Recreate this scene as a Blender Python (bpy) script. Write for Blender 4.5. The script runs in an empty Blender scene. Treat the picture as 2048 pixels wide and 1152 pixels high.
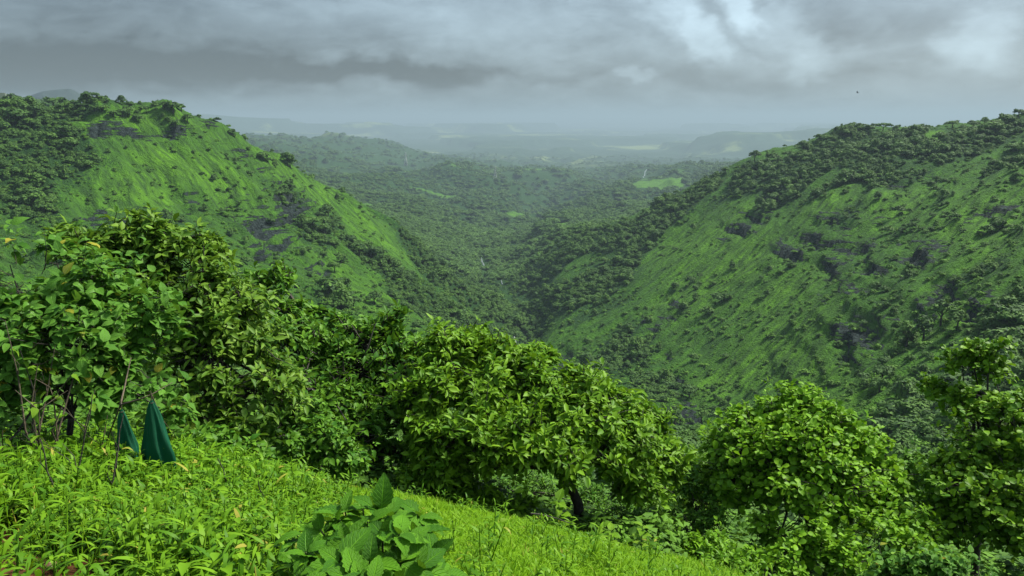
import bpy, math, random
import numpy as np
from mathutils import Vector, Matrix

random.seed(7)
RNG = np.random.default_rng(11)
sc = bpy.context.scene
COL = sc.collection

# ------------------------------------------------------------------ camera
F_PX, CX, CY, HORIZON = 1577.0, 1024.0, 576.0, 240.0      # in pixels of the 2048 px wide photograph
PITCH = math.atan((CY - HORIZON) / F_PX)
CAM_Z = 1.6
cam_d = bpy.data.cameras.new('camera')
cam = bpy.data.objects.new('camera', cam_d)
COL.objects.link(cam)
cam.location = (0, 0, CAM_Z)
cam.rotation_euler = (math.pi / 2 - PITCH, 0, 0)
cam_d.sensor_width = 36.0
cam_d.lens = F_PX / 2048.0 * 36.0
cam_d.clip_start = 0.05
cam_d.clip_end = 300000.0
sc.camera = cam

# ------------------------------------------------------------------ light, sky, exposure
EXPOSURE = 2.5
sc.view_settings.view_transform = 'Standard'
sc.view_settings.look = 'None'
sc.view_settings.gamma = 1.0
sc.view_settings.use_curve_mapping = False
sc.view_settings.exposure = EXPOSURE
sc.render.engine = 'CYCLES'
sc.cycles.use_denoising = True
sc.cycles.denoiser = 'OPENIMAGEDENOISE'
sc.cycles.max_bounces = 6
sc.cycles.diffuse_bounces = 3
sc.cycles.glossy_bounces = 2
sc.cycles.transmission_bounces = 4
sc.cycles.volume_bounces = 0
sc.cycles.sample_clamp_indirect = 4.0
sc.cycles.use_adaptive_sampling = False

SUN_AZ, SUN_EL = math.radians(68), math.radians(52)       # azimuth from the view direction to the right
sun_d = bpy.data.lights.new('sun', 'SUN')
sun_d.energy = 1.5
sun_d.angle = math.radians(10)
sun_d.color = (1.0, 0.95, 0.84)
sun = bpy.data.objects.new('sun', sun_d)
COL.objects.link(sun)
sdir = Vector((math.sin(SUN_AZ) * math.cos(SUN_EL), math.cos(SUN_AZ) * math.cos(SUN_EL), math.sin(SUN_EL)))
sun.rotation_euler = sdir.to_track_quat('Z', 'Y').to_euler()
sun.location = (0, 0, 50)


class E:
    """float expression made of shader math nodes"""
    def __init__(s, nt, v):
        s.nt, s.v = nt, v
    def _op(s, op, *o, clamp=False):
        n = s.nt.nodes.new('ShaderNodeMath')
        n.operation = op
        n.use_clamp = clamp
        for i, a in enumerate((s,) + o):
            v = a.v if isinstance(a, E) else a
            if isinstance(v, (int, float)):
                n.inputs[i].default_value = v
            else:
                s.nt.links.new(v, n.inputs[i])
        return E(s.nt, n.outputs[0])
    def __add__(s, o): return s._op('ADD', o)
    __radd__ = __add__
    def __mul__(s, o): return s._op('MULTIPLY', o)
    __rmul__ = __mul__
    def __sub__(s, o): return s._op('SUBTRACT', o)
    def __rsub__(s, o): return E(s.nt, o)._op('SUBTRACT', s)
    def __truediv__(s, o): return s._op('DIVIDE', o)
    def __pow__(s, o): return s._op('POWER', o)
    def f(s, op, *o): return s._op(op, *o)
    def clamp(s): return s._op('ADD', 0.0, clamp=True)
    def ss(s, a, b):
        n = s.nt.nodes.new('ShaderNodeMapRange')
        n.interpolation_type = 'SMOOTHSTEP'
        s.nt.links.new(s.v, n.inputs[0])
        n.inputs[1].default_value, n.inputs[2].default_value = a, b
        return E(s.nt, n.outputs[0])


def px_dir(px, py):
    a, b = (px - CX) / F_PX, (CY - py) / F_PX
    c, s = math.cos(PITCH), math.sin(PITCH)
    return np.array([a, c + b * s, -s + b * c])


def px_azel(px, py):
    d = px_dir(px, py)
    return math.atan2(d[0], d[1]), math.atan2(d[2], math.hypot(d[0], d[1]))


def px_pt(px, py, r):
    """world point seen at pixel (px, py) at horizontal distance r"""
    d = px_dir(px, py)
    return d * (r / math.hypot(d[0], d[1])) + np.array([0, 0, CAM_Z])


world = bpy.data.worlds.new('World')
sc.world = world
world.use_nodes = True
wt = world.node_tree
wt.nodes.clear()
w_out = wt.nodes.new('ShaderNodeOutputWorld')
w_bg = wt.nodes.new('ShaderNodeBackground')
wt.links.new(w_bg.outputs[0], w_out.inputs[0])
SKY_STRENGTH = 0.1
w_bg.inputs[1].default_value = SKY_STRENGTH
w_sky = wt.nodes.new('ShaderNodeTexSky')
w_sky.sky_type = 'NISHITA'
w_sky.sun_disc = False
w_sky.sun_elevation = SUN_EL
w_sky.sun_rotation = SUN_AZ
w_sky.altitude = 600
w_sky.dust_density = 4.0
w_tc = wt.nodes.new('ShaderNodeTexCoord')
w_sep = wt.nodes.new('ShaderNodeSeparateXYZ')
wt.links.new(w_tc.outputs['Generated'], w_sep.inputs[0])
dx, dy, dz = [E(wt, w_sep.outputs[i]) for i in range(3)]
az = dx.f('ARCTAN2', dy)
el = dz.f('ARCSINE')


def w_noise(sx, sy, scale, detail, rough=0.55, off=0.0, dist=0.0):
    c = wt.nodes.new('ShaderNodeCombineXYZ')
    wt.links.new((az * sx).v, c.inputs[0])
    wt.links.new((el * sy).v, c.inputs[1])
    c.inputs[2].default_value = off
    n = wt.nodes.new('ShaderNodeTexNoise')
    n.inputs['Scale'].default_value = scale
    n.inputs['Detail'].default_value = detail
    n.inputs['Roughness'].default_value = rough
    n.inputs['Distortion'].default_value = dist
    wt.links.new(c.outputs[0], n.inputs['Vector'])
    return E(wt, n.outputs[0])


wx = w_noise(1, 1.6, 11, 3, off=3.1) - 0.5
wy = w_noise(1, 1.6, 11, 3, off=8.7) - 0.5
wx2 = w_noise(1, 1.4, 34, 4, off=1.1) - 0.5
wy2 = w_noise(1, 1.4, 34, 4, off=5.7) - 0.5
azd = az + wx * 0.10 + wx2 * 0.055
eld = el + wy * 0.045 + wy2 * 0.035


def blob(px, py, sx, sy, amp, tilt=0.0, edge=None):
    a, e = px_azel(px, py)
    ca, sa = math.cos(tilt), math.sin(tilt)
    u = (azd - a) * ca + (eld - e) * sa
    v = (eld - e) * ca - (azd - a) * sa
    u = u / (sx / F_PX)
    v = v / (sy / F_PX)
    g = ((u * u + v * v) * -1.0).f('EXPONENT')
    if edge:
        g = g.ss(*edge)
    return g * amp


lum = 0.325 + (w_noise(1, 2.4, 6, 7, 0.62, 2.0, 0.5) - 0.5) * 0.46 + (w_noise(1, 2.6, 17, 7, 0.66, 6.0, 0.6) - 0.5) * 0.26
lum = lum + az.ss(0.10, -0.55) * -0.13
for b in [(180, 125, 420, 44, -0.16), (720, 142, 280, 26, -0.22), (60, 60, 260, 80, -0.07), (1080, 152, 260, 15, -0.10),
          (1540, 168, 260, 18, -0.09), (1700, 60, 100, 50, -0.10), (1240, 110, 70, 36, -0.08), (950, 55, 130, 60, 0.14),
          (690, 15, 150, 30, 0.14), (1120, 40, 120, 40, 0.12), (1850, 135, 160, 18, -0.08), (420, 200, 300, 16, 0.05)]:
    lum = lum + blob(*b)
for b in [(1325, 15, 70, 45, 0.20, -0.9), (1400, 80, 80, 34, 0.30, -0.8), (1480, 15, 60, 36, 0.28, -1.0), (1560, 70, 130, 44, 0.20, -0.6),
          (1960, 85, 70, 60, 0.26, 0.0), (1266, 152, 46, 13, 0.20, 0.0), (1650, 120, 110, 30, 0.08, 0.0), (2040, 80, 60, 60, 0.08, 0)]:
    lum = lum + blob(*b, edge=(0.08, 0.92))
# the cloud deck is brighter towards the zenith, as every overcast sky is
lum = lum * (0.86 + 0.28 * w_noise(1, 1.8, 46, 6, 0.7, 4.0, 0.8))
lum = lum * (1.0 + dz.clamp().ss(0.16, 1.0) * 1.8)
lum = lum.f('MAXIMUM', 0.05)
k = 1.0 / (2 ** EXPOSURE * SKY_STRENGTH)
w_col = wt.nodes.new('ShaderNodeCombineColor')
for i, t in enumerate((0.76, 1.0, 1.14)):
    wt.links.new((lum * (k * t)).v, w_col.inputs[i])
w_mix = wt.nodes.new('ShaderNodeMix')
w_mix.data_type = 'RGBA'
w_mix.inputs[0].default_value = 0.94
wt.links.new(w_sky.outputs[0], w_mix.inputs[6])
wt.links.new(w_col.outputs[0], w_mix.inputs[7])
wt.links.new(w_mix.outputs[2], w_bg.inputs[0])


# ------------------------------------------------------------------ helpers
def tag(o, label=None, cat=None, group=None, kind=None):
    if label: o['label'] = label
    if cat: o['category'] = cat
    if group: o['group'] = group
    if kind: o['kind'] = kind
    return o


def link(name, data, parent=None, mat=None):
    o = bpy.data.objects.new(name, data)
    COL.objects.link(o)
    if parent is not None:
        o.parent = parent
    if mat is not None and data is not None and not data.materials:
        data.materials.append(mat)
    return o


def empty(name, loc=(0, 0, 0)):
    o = bpy.data.objects.new(name, None)
    COL.objects.link(o)
    o.location = loc
    o.empty_display_size = 0.1
    return o


def np_mesh(name, V, F, smooth=True, attrs=None, mat=None):
    """F: list of (n, k) int arrays"""
    me = bpy.data.meshes.new(name)
    V = np.asarray(V, dtype=np.float32)
    Fs = [np.asarray(f, dtype=np.int32) for f in (F if isinstance(F, (list, tuple)) else [F]) if len(f)]
    nl = sum(f.size for f in Fs)
    npoly = sum(len(f) for f in Fs)
    me.vertices.add(len(V))
    me.vertices.foreach_set('co', V.ravel())
    me.loops.add(nl)
    me.loops.foreach_set('vertex_index', np.concatenate([f.ravel() for f in Fs]))
    me.polygons.add(npoly)
    sizes = np.concatenate([np.full(len(f), f.shape[1], np.int32) for f in Fs])
    starts = np.concatenate([[0], np.cumsum(sizes)[:-1]]).astype(np.int32)
    me.polygons.foreach_set('loop_start', starts)
    me.polygons.foreach_set('use_smooth', np.full(npoly, smooth))
    for n, a in (attrs or {}).items():
        a = np.asarray(a, dtype=np.float32)
        if a.ndim == 1:
            me.attributes.new(n, 'FLOAT', 'POINT').data.foreach_set('value', a)
        else:
            me.attributes.new(n, 'FLOAT_VECTOR', 'POINT').data.foreach_set('vector', a.ravel())
    me.update(calc_edges=True)
    if mat: me.materials.append(mat)
    return me


_perm = RNG.permutation(1024)
_val = RNG.uniform(-1, 1, 1024)


def vnoise(x, y, seed=0):
    xi, yi = np.floor(x).astype(np.int64), np.floor(y).astype(np.int64)
    fx, fy = x - xi, y - yi
    fx = fx * fx * fx * (fx * (fx * 6 - 15) + 10)
    fy = fy * fy * fy * (fy * (fy * 6 - 15) + 10)
    def h(a, b):
        return _val[_perm[(_perm[(a + seed * 131) & 1023] + b) & 1023]]
    a = h(xi, yi) * (1 - fx) + h(xi + 1, yi) * fx
    b = h(xi, yi + 1) * (1 - fx) + h(xi + 1, yi + 1) * fx
    return a * (1 - fy) + b * fy


def fbm(x, y, octv=4, seed=0, gain=0.5, ridged=False):
    t, a, n = 0.0, 1.0, 0.0
    for i in range(octv):
        v = vnoise(x * 2.03 ** i + 17.3 * i, y * 2.03 ** i - 9.1 * i, seed + i)
        if ridged:
            v = 1 - 2 * np.abs(v)
        t = t + a * v
        n += a
        a *= gain
    return t / n


def sstep(a, b, x):
    t = np.clip((x - a) / (b - a), 0, 1)
    return t * t * (3 - 2 * t)


# ------------------------------------------------------------------ terrain: control points seen from the lookout
# one line of sight per row: photo column, then (photo row, distance in metres) from near to far; later points may be hidden
CTRL = {
    -450: [(1260, 2.4), (1080, 3.3), (990, 4.6), (940, 6), (930, 12), (860, 30), (770, 80), (640, 200), (540, 300), (440, 380), (330, 450), (240, 520), (214, 620), (230, 1500), (245, 5000)],
    0: [(1180, 2.4), (1080, 3.1), (985, 4.3), (945, 5.5), (925, 7.5), (930, 12), (860, 30), (770, 80), (640, 200), (560, 300), (470, 370), (400, 430), (330, 480), (277, 520), (238, 560), (222, 600), (225, 700), (240, 1500), (245, 5000)],
    200: [(1180, 2.4), (1030, 3.4), (950, 4.7), (925, 6), (930, 12), (860, 30), (770, 80), (660, 190), (560, 290), (470, 370), (390, 430), (310, 480), (262, 503), (238, 512), (230, 560), (226, 640), (240, 1500), (252, 5000)],
    330: [(1180, 2.4), (1020, 3.5), (945, 4.8), (930, 6), (940, 12), (870, 30), (780, 80), (670, 190), (580, 290), (480, 370), (395, 435), (310, 485), (258, 506), (234, 513), (226, 570), (240, 660), (300, 1000), (262, 5000), (258, 12000)],
    425: [(1180, 2.4), (1020, 3.6), (945, 4.9), (945, 6), (960, 12), (880, 30), (790, 80), (690, 190), (600, 290), (500, 370), (400, 440), (315, 490), (262, 515), (244, 524), (270, 570), (320, 700), (340, 1200), (300, 2500), (286, 4000), (285, 5000), (290, 6500), (262, 12000)],
    560: [(1190, 2.5), (1030, 3.8), (962, 5), (970, 6), (990, 12), (900, 30), (800, 80), (710, 200), (620, 300), (500, 400), (400, 480), (342, 530), (321, 543), (370, 650), (400, 900), (350, 2200), (310, 3500), (283, 5000), (300, 6500), (278, 11000), (262, 16000)],
    700: [(1190, 2.5), (1040, 4.2), (988, 5), (996, 6), (1020, 12), (920, 30), (820, 80), (720, 220), (630, 320), (520, 430), (445, 520), (404, 556), (450, 700), (440, 1000), (410, 1600), (375, 2200), (343, 2800), (320, 3600), (281, 5000), (310, 6500), (282, 11000), (264, 16000)],
    790: [(1190, 2.5), (1040, 4.3), (998, 5), (1006, 6.3), (1036, 12), (935, 30), (830, 80), (730, 230), (640, 330), (545, 455), (480, 540), (456, 572), (490, 700), (468, 1000), (425, 1600), (380, 2200), (337, 2600), (345, 3100), (325, 4000), (292, 5000), (315, 6500)],
    850: [(1190, 2.6), (1045, 4.2), (1010, 5), (1020, 6.5), (1050, 12), (940, 30), (840, 90), (740, 240), (650, 350), (570, 480), (523, 560), (506, 585), (520, 700), (500, 900), (460, 1300), (420, 1800), (357, 2500), (350, 3000), (335, 4000), (318, 5000), (320, 6500)],
    980: [(1190, 2.6), (1075, 4), (1037, 5), (1050, 7), (1070, 12), (960, 30), (860, 90), (770, 240), (700, 380), (645, 520), (605, 600), (592, 680), (540, 900), (480, 1300), (425, 1800), (365, 2400), (352, 2800), (360, 3200), (338, 4000), (322, 6000), (288, 10000), (264, 20000)],
    1060: [(1200, 2.7), (1105, 3.8), (1056, 5), (1075, 7.5), (1090, 13), (980, 30), (880, 90), (790, 250), (725, 400), (695, 510), (600, 640), (530, 850), (490, 1200), (455, 1700), (410, 2300), (365, 3000), (350, 4500)],
    1120: [(1210, 2.8), (1110, 4), (1072, 5), (1088, 7.5), (1100, 13), (1000, 30), (895, 90), (810, 230), (745, 380), (660, 460), (580, 560), (500, 700), (470, 900), (470, 1200), (440, 1700), (400, 2400), (370, 3000), (350, 4500)],
    1200: [(1220, 3), (1130, 4), (1096, 5), (1110, 7.5), (1120, 13), (1020, 30), (910, 90), (840, 210), (795, 320), (700, 400), (600, 500), (520, 610), (458, 740), (470, 1000), (450, 1400), (400, 2100), (375, 3000), (345, 4500), (320, 6500)],
    1350: [(1230, 3.2), (1165, 4.2), (1130, 5.3), (1150, 8), (1150, 14), (1060, 30), (950, 90), (880, 190), (845, 270), (760, 330), (650, 400), (550, 480), (465, 580), (402, 690), (430, 900), (420, 1500), (380, 2000), (350, 2900), (345, 4500), (320, 6500)],
    1500: [(1260, 3.4), (1200, 4.4), (1162, 5.5), (1190, 9), (1190, 14), (1090, 30), (980, 80), (905, 165), (860, 235), (760, 300), (640, 370), (520, 450), (420, 545), (345, 650), (330, 680), (370, 900), (420, 1500), (345, 4000), (320, 6500)],
    1700: [(1300, 3.4), (1250, 4.5), (1215, 6), (1230, 9), (1210, 14), (1110, 30), (1000, 80), (920, 150), (850, 200), (740, 260), (600, 330), (480, 420), (370, 520), (292, 620), (268, 668), (300, 900), (345, 1500), (320, 6500)],
    1900: [(1340, 3.4), (1290, 4.5), (1250, 6), (1240, 9), (1200, 14), (1100, 30), (1000, 80), (900, 140), (800, 190), (650, 260), (500, 350), (400, 440), (315, 540), (262, 640), (290, 900), (340, 1500), (320, 6500)],
    2048: [(1360, 3.4), (1310, 4.5), (1260, 6), (1240, 9), (1190, 14), (1080, 30), (980, 80), (860, 140), (740, 190), (600, 260), (450, 350), (350, 440), (285, 540), (236, 622), (250, 800), (275, 1200), (320, 6500)],
    2500: [(1400, 3.4), (1330, 4.5), (1260, 6), (1230, 9), (1180, 14), (1060, 30), (940, 80), (800, 140), (660, 190), (500, 260), (350, 350), (260, 440), (200, 540), (180, 622), (200, 800), (240, 1200), (320, 6500)],
}
PLAIN_Z = -300.0
A_SC = 3.0
_pu, _pt = [], []
for cx_, rows in CTRL.items():
    for py_, r_ in rows:
        a_, e_ = px_azel(cx_, py_)
        _pu.append((a_ * A_SC, math.log(r_)))
        _pt.append(math.tan(e_))
    a0, _ = px_azel(cx_, 400)
    for r_ in (9000, 18000, 40000, 90000):
        if not (r_ < 15000 and cx_ in (560, 700, 980)):
            _pu.append((a0 * A_SC, math.log(r_)))
            _pt.append((PLAIN_Z - CAM_Z) / r_)
    for r_ in (0.5, 1.2):
        _pu.append((a0 * A_SC, math.log(r_)))
        _pt.append(-1.6 / r_ if r_ > 1 else -3.0)
_pu, _pt = np.array(_pu), np.array(_pt)
_d = np.sqrt(((_pu[:, None] - _pu[None]) ** 2).sum(-1) + 0.03 ** 2)
_n = len(_pu)
_M = np.zeros((_n + 3, _n + 3))
_M[:_n, :_n] = _d
_M[:_n, _n] = 1
_M[:_n, _n + 1:] = _pu
_M[_n:, :_n] = _M[:_n, _n:].T
_w = np.linalg.solve(_M, np.concatenate([_pt, np.zeros(3)]))


def base_tan(a, v):
    out = np.empty(a.shape)
    A, Vv, o = a.ravel() * A_SC, v.ravel(), out.ravel()
    for i in range(0, len(A), 40000):
        u, w = A[i:i + 40000], Vv[i:i + 40000]
        d = np.sqrt((u[:, None] - _pu[None, :, 0]) ** 2 + (w[:, None] - _pu[None, :, 1]) ** 2 + 0.03 ** 2)
        o[i:i + 40000] = d @ _w[:_n] + _w[_n] + _w[_n + 1] * u + _w[_n + 2] * w
    return o.reshape(a.shape)


AZ0, AZ1, NA = -0.74, 0.74, 800
azs = np.linspace(AZ0, AZ1, NA)
lr = np.concatenate([np.arange(math.log(0.8), math.log(40), 0.028), np.arange(math.log(40), math.log(140), 0.02),
                     np.arange(math.log(140), math.log(1100), 0.0062), np.arange(math.log(1100), math.log(9000), 0.012),
                     np.arange(math.log(9000), math.log(90000), 0.02)])
NR = len(lr)
GA, GV = np.meshgrid(azs, lr)            # rows: distance
GR = np.exp(GV)
# the control surface is smooth: evaluate coarse across the bearing and interpolate
a_c = np.linspace(AZ0, AZ1, 270)
CA, CV = np.meshgrid(a_c, lr)
T_c = base_tan(CA, CV)
fi = (azs - AZ0) / (AZ1 - AZ0) * 269
i0 = np.clip(np.floor(fi).astype(int), 0, 268)
ft = fi - i0
GT = T_c[:, i0] * (1 - ft) + T_c[:, i0 + 1] * ft
GX, GY = np.sin(GA) * GR, np.cos(GA) * GR
GZ = CAM_Z + GT * GR

# far plain: low mesas and swells
far = sstep(5500, 9000, GR)
mesa = fbm(GX / 2600, GY / 3600, 4, 40)
GZ += far * (150 * sstep(0.12, 0.22, mesa) + 70 * sstep(-0.05, 0.0, fbm(GX / 1500, GY / 2200, 4, 45)) + 25 * fbm(GX / 600, GY / 600, 3, 47)) * sstep(60000, 20000, GR)
# wooded middle hills between one and six kilometres
mid = sstep(750, 1300, GR) * (1 - far)
GZ += mid * (fbm(GX / 420, GY / 420, 4, 21, ridged=True) * 0.026 * np.minimum(GR, 2300) + fbm(GX / 90, GY / 90, 3, 25) * 5)


def bench(px, py, r, rx_px, depth, h, soft=0.25):
    """flat-topped spur: raises the ground to a level top seen at (px, py)"""
    p = px_pt(px, py, r)
    a, _ = px_azel(px, py)
    u = (GA - a) / (rx_px / F_PX)
    v = (GR - r) / depth
    n = fbm(GX / (r * 0.05), GY / (r * 0.05), 3, 61) * 0.25
    d = np.sqrt(u * u + v * v) + n
    m = 1 - sstep(1 - soft, 1 + soft, d)
    top = p[2] + h * vnoise(GX / 60, GY / 60, 9)
    return m, top


for args in [(1318, 368, 2050, 85, 170, 2), (1110, 456, 1080, 38, 50, 1), (1165, 432, 1330, 75, 80, 3), (960, 386, 2120, 70, 120, 3),
             (1040, 342, 2900, 110, 160, 3), (1470, 335, 2700, 120, 260, 6), (760, 398, 1750, 70, 90, 3)]:
    m, top = bench(*args)
    GZ = GZ + m * np.maximum(top - GZ, -12)

# the two valley flanks: gullies down the fall line, basalt ledges, rough ground
hill = sstep(110, 200, GR) * (1 - sstep(900, 1300, GR))
left = sstep(0.03, -0.03, GA - np.interp(GR, [100, 300, 520, 620, 900], [0.04, 0.06, 0.02, -0.02, -0.02]))
# gullies along the fall line of each flank
warp = fbm(GX / 60, GY / 60, 3, 71) * 14


def flank(dx_, dy_):
    al, ac = GX * dx_ + GY * dy_, -GX * dy_ + GY * dx_
    return (al, ac, fbm((ac + warp) / 34, al / 160, 4, 73, ridged=True), fbm((ac + warp * 0.4) / 9, al / 50, 3, 77, ridged=True))


FL, FR = flank(0.72, -0.69), flank(-0.80, -0.60)
ALONG, ACROSS, gul, gul2 = [np.where(left > 0.5, p_, q_) for p_, q_ in zip(FL, FR)]
gul, gul2 = FL[2] * left + FR[2] * (1 - left), FL[3] * left + FR[3] * (1 - left)
GZ = GZ + (hill * (gul * 5.6 + gul2 * 1.5 + fbm(GX / 5, GY / 5, 3, 79) * 0.7 + fbm(GX / 90, GY / 90, 3, 80) * 5))


def grid_tan():
    return (GZ - CAM_Z) / GR


def hit(px, py, gt, rmin=60):
    a, e = px_azel(px, py)
    j = int(np.clip(round((a - AZ0) / (AZ1 - AZ0) * (NA - 1)), 0, NA - 1))
    ok = (gt[:, j] >= math.tan(e)) & (GR[:, j] > rmin)
    i = int(np.argmax(ok)) if ok.any() else NR - 1
    return i, j


_gt = grid_tan()


def region(spots, default=1.0):
    m = np.zeros_like(GX)
    for s in spots:
        px, py, rad = s[:3]
        amp = s[3] if len(s) > 3 else default
        sx = s[4] if len(s) > 4 else 1.0
        i, j = hit(px, py, _gt)
        v0 = lr[hit(px, py + rad * 0.7, _gt)[0]]
        v1 = lr[hit(px, py - rad * 0.7, _gt)[0]]
        sv = min(max(min(0.5 * abs(v1 - v0), abs(lr[i] - v0)), 0.012), 0.12)
        sa = rad / F_PX * sx
        d2 = ((GA - azs[j]) / sa) ** 2 + ((GV - lr[i]) / sv) ** 2
        m = np.maximum(m, amp * np.exp(-0.8 * d2))
    return m


ROCK = [(545, 465, 48, 1), (600, 430, 55, 1, .7), (520, 500, 30, .8), (470, 430, 40, .5), (640, 540, 30, .6), (380, 405, 30, .6), (290, 440, 30, .7, 1.6), (200, 440, 24, .6, 1.6),
        (270, 268, 13, .85, 2.6), (350, 262, 11, .85, 2.4), (415, 245, 18, 1, 1), (190, 262, 14, .8, 2), (500, 320, 22, .5),
        (1640, 470, 46, 1, 1.3), (1580, 500, 34, 1), (1500, 440, 30, 1, 1.4), (1530, 412, 20, .9, 1.4), (1700, 505, 40, .9, 1.3), (1760, 520, 50, .9), (1830, 515, 40, .9), (1720, 560, 45, .7), (1870, 490, 30, .7),
        (1990, 420, 26, .9, 1.6), (1880, 590, 40, .8), (1960, 610, 36, .8), (1720, 690, 50, .9, .8), (1690, 650, 30, .8), (1650, 560, 30, .5), (1780, 640, 30, .5),
        (1320, 650, 40, .9, .8), (1290, 640, 30, .8), (1340, 700, 40, .6, .6), (1350, 760, 40, .6, .6), (1330, 840, 40, .9, .6), (1370, 830, 30, .8), (1800, 370, 20, .4, 2), (1120, 720, 30, .6), (1420, 600, 24, .3)]
rk = region(ROCK) * (0.72 + 0.9 * fbm(GX / 16, GZ / 6, 3, 91) + 0.8 * fbm(GX / 5, GZ / 2.5 + GY / 9, 3, 92))
rk = np.clip(rk * 1.15, 0, 1) * hill
# ledges: stepped ground where the lava beds crop out
P = 8.0
lay = (GZ + 3.0 * fbm(GX / 50, GY / 50, 3, 95)) / P
fr = lay - np.floor(lay)
stepz = (np.floor(lay) + sstep(0.6, 0.82, fr) - lay) * P
led = np.clip(rk * 1.3 + 0.28 * sstep(0.05, 0.5, fbm(GX / 70, GY / 70, 3, 97)), 0, 1) * hill
GZ = GZ + stepz * led * 0.75
GZ = GZ + rk * (np.abs(fbm(GX / 4, GY / 4, 3, 99)) * 3.0 - 1.5)
# rim cliff of the plateau stays; near slope gets a little roughness
GZ = GZ + (1 - sstep(6, 30, GR)) * 0.05 * fbm(GX / 0.5, GY / 0.5, 3, 55)
_gt = grid_tan()
RUNMAX = np.maximum.accumulate(np.where(GR > 40, _gt, -9), axis=0)

FOREST = [(60, 250, 110), (150, 225, 60), (20, 330, 90), (100, 330, 60, .8), (60, 420, 50, .7), (300, 270, 30, .7, 2), (590, 400, 45, .8), (660, 440, 40, .9), (420, 310, 34, .9), (250, 425, 34, .8, 2), (340, 435, 30, .8),
          (180, 370, 40, .5), (250, 330, 40, .4), (800, 580, 60, .9), (880, 560, 70), (900, 620, 80), (850, 500, 60), (640, 480, 40, .9), (720, 500, 44, .8), (780, 540, 40, .8), (690, 600, 50, .6), (960, 560, 80), (1000, 620, 90), (960, 480, 120), (1100, 520, 100), (1200, 480, 90), (1150, 600, 90, .9), (1060, 660, 80),
          (1500, 360, 50), (1600, 330, 60), (1700, 300, 70), (1800, 290, 70), (1900, 290, 60), (1980, 260, 50), (1750, 350, 60, .9), (1650, 390, 50), (1560, 400, 45), (1470, 460, 36, .8), (1350, 420, 60), (1410, 380, 50), (1290, 480, 60),
          (1250, 700, 55, .9), (1230, 560, 55, .8), (1300, 780, 55, .9), (1700, 420, 50, .8), (2000, 640, 80), (1950, 560, 50, .7), (1900, 840, 70), (1800, 870, 60), (2030, 740, 70), (1700, 600, 44, .5), (1780, 740, 50, .6), (1560, 640, 40, .4), (1440, 690, 40, .4), (1180, 760, 50, .8), (2020, 330, 50, .6), (1860, 380, 50, .7)]
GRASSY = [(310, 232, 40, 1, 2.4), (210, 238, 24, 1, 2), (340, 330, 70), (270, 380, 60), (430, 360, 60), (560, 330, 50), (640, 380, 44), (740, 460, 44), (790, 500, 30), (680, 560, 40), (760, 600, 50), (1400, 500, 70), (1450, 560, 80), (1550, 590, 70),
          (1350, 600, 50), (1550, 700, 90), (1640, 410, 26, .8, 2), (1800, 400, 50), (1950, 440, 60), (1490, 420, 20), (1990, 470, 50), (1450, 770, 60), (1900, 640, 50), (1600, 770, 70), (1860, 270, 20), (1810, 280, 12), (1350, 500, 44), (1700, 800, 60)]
forest = region(FOREST)
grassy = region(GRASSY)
benches = np.zeros_like(GX)
for (px, py, r, rx, dp) in [(1318, 370, 2050, 62, 130), (1108, 457, 1080, 26, 34), (1130, 452, 1120, 20, 20), (800, 386, 1900, 90, 22), (900, 378, 2050, 110, 22), (960, 362, 2500, 60, 60), (960, 333, 3100, 60, 60), (1070, 335, 3000, 50, 50), (1320, 375, 1950, 50, 40),
                            (730, 402, 1700, 30, 40), (735, 414, 1500, 20, 30), (650, 352, 2700, 50, 30), (1240, 330, 4200, 60, 60), (1050, 400, 1750, 40, 40), (860, 392, 1820, 50, 14), (880, 300, 5200, 60, 160), (1110, 352, 3300, 60, 70), (1420, 300, 6200, 70, 200), (1330, 352, 2600, 50, 60), (1180, 430, 1330, 40, 24)]:
    a, _ = px_azel(px, py)
    d = ((GA - a) / (rx / F_PX)) ** 2 + ((GR - r) / dp) ** 2 + 0.5 * fbm(GX / 60, GY / 60, 3, 66)
    benches = np.maximum(benches, 1 - sstep(0.6, 1.1, d))
veg = np.clip(forest * 1.05 - grassy * 0.9 + 0.30 * fbm(GX / 45, GY / 45, 4, 31) + 0.40 * fbm((ACROSS + warp) / 14, ALONG / 45, 3, 37) + 0.25 * fbm(GX / 24, GY / 24, 3, 38) - 0.03, 0, 1)
veg = np.where(GR > 800, np.maximum(veg, sstep(750, 1000, GR) * (0.95 + 0.3 * fbm(GX / 300, GY / 300, 3, 33))), veg)
veg = np.clip(veg * (1 - benches), 0, 1)
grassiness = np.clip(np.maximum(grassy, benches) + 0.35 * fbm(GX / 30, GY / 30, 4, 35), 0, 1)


def ground_z(x, y):
    """height of the built terrain at plan points"""
    x, y = np.asarray(x, float), np.asarray(y, float)
    return grid_sample(GZ, np.arctan2(x, y), np.log(np.maximum(np.hypot(x, y), 0.81)))


def grid_sample(G, a, v):
    fa = np.clip((a - AZ0) / (AZ1 - AZ0) * (NA - 1), 0, NA - 1.001)
    fv = np.clip(np.interp(v, lr, np.arange(NR)), 0, NR - 1.001)
    i, j = fv.astype(int), fa.astype(int)
    s, t = fv - i, fa - j
    return (G[i, j] * (1 - s) * (1 - t) + G[i + 1, j] * s * (1 - t) + G[i, j + 1] * (1 - s) * t + G[i + 1, j + 1] * s * t)


# ------------------------------------------------------------------ materials
def new_mat(name):
    m = bpy.data.materials.new(name)
    m.use_nodes = True
    nt = m.node_tree
    nt.nodes.clear()
    out = nt.nodes.new('ShaderNodeOutputMaterial')
    bs = nt.nodes.new('ShaderNodeBsdfPrincipled')
    nt.links.new(bs.outputs[0], out.inputs[0])
    return m, nt, bs, out


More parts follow.
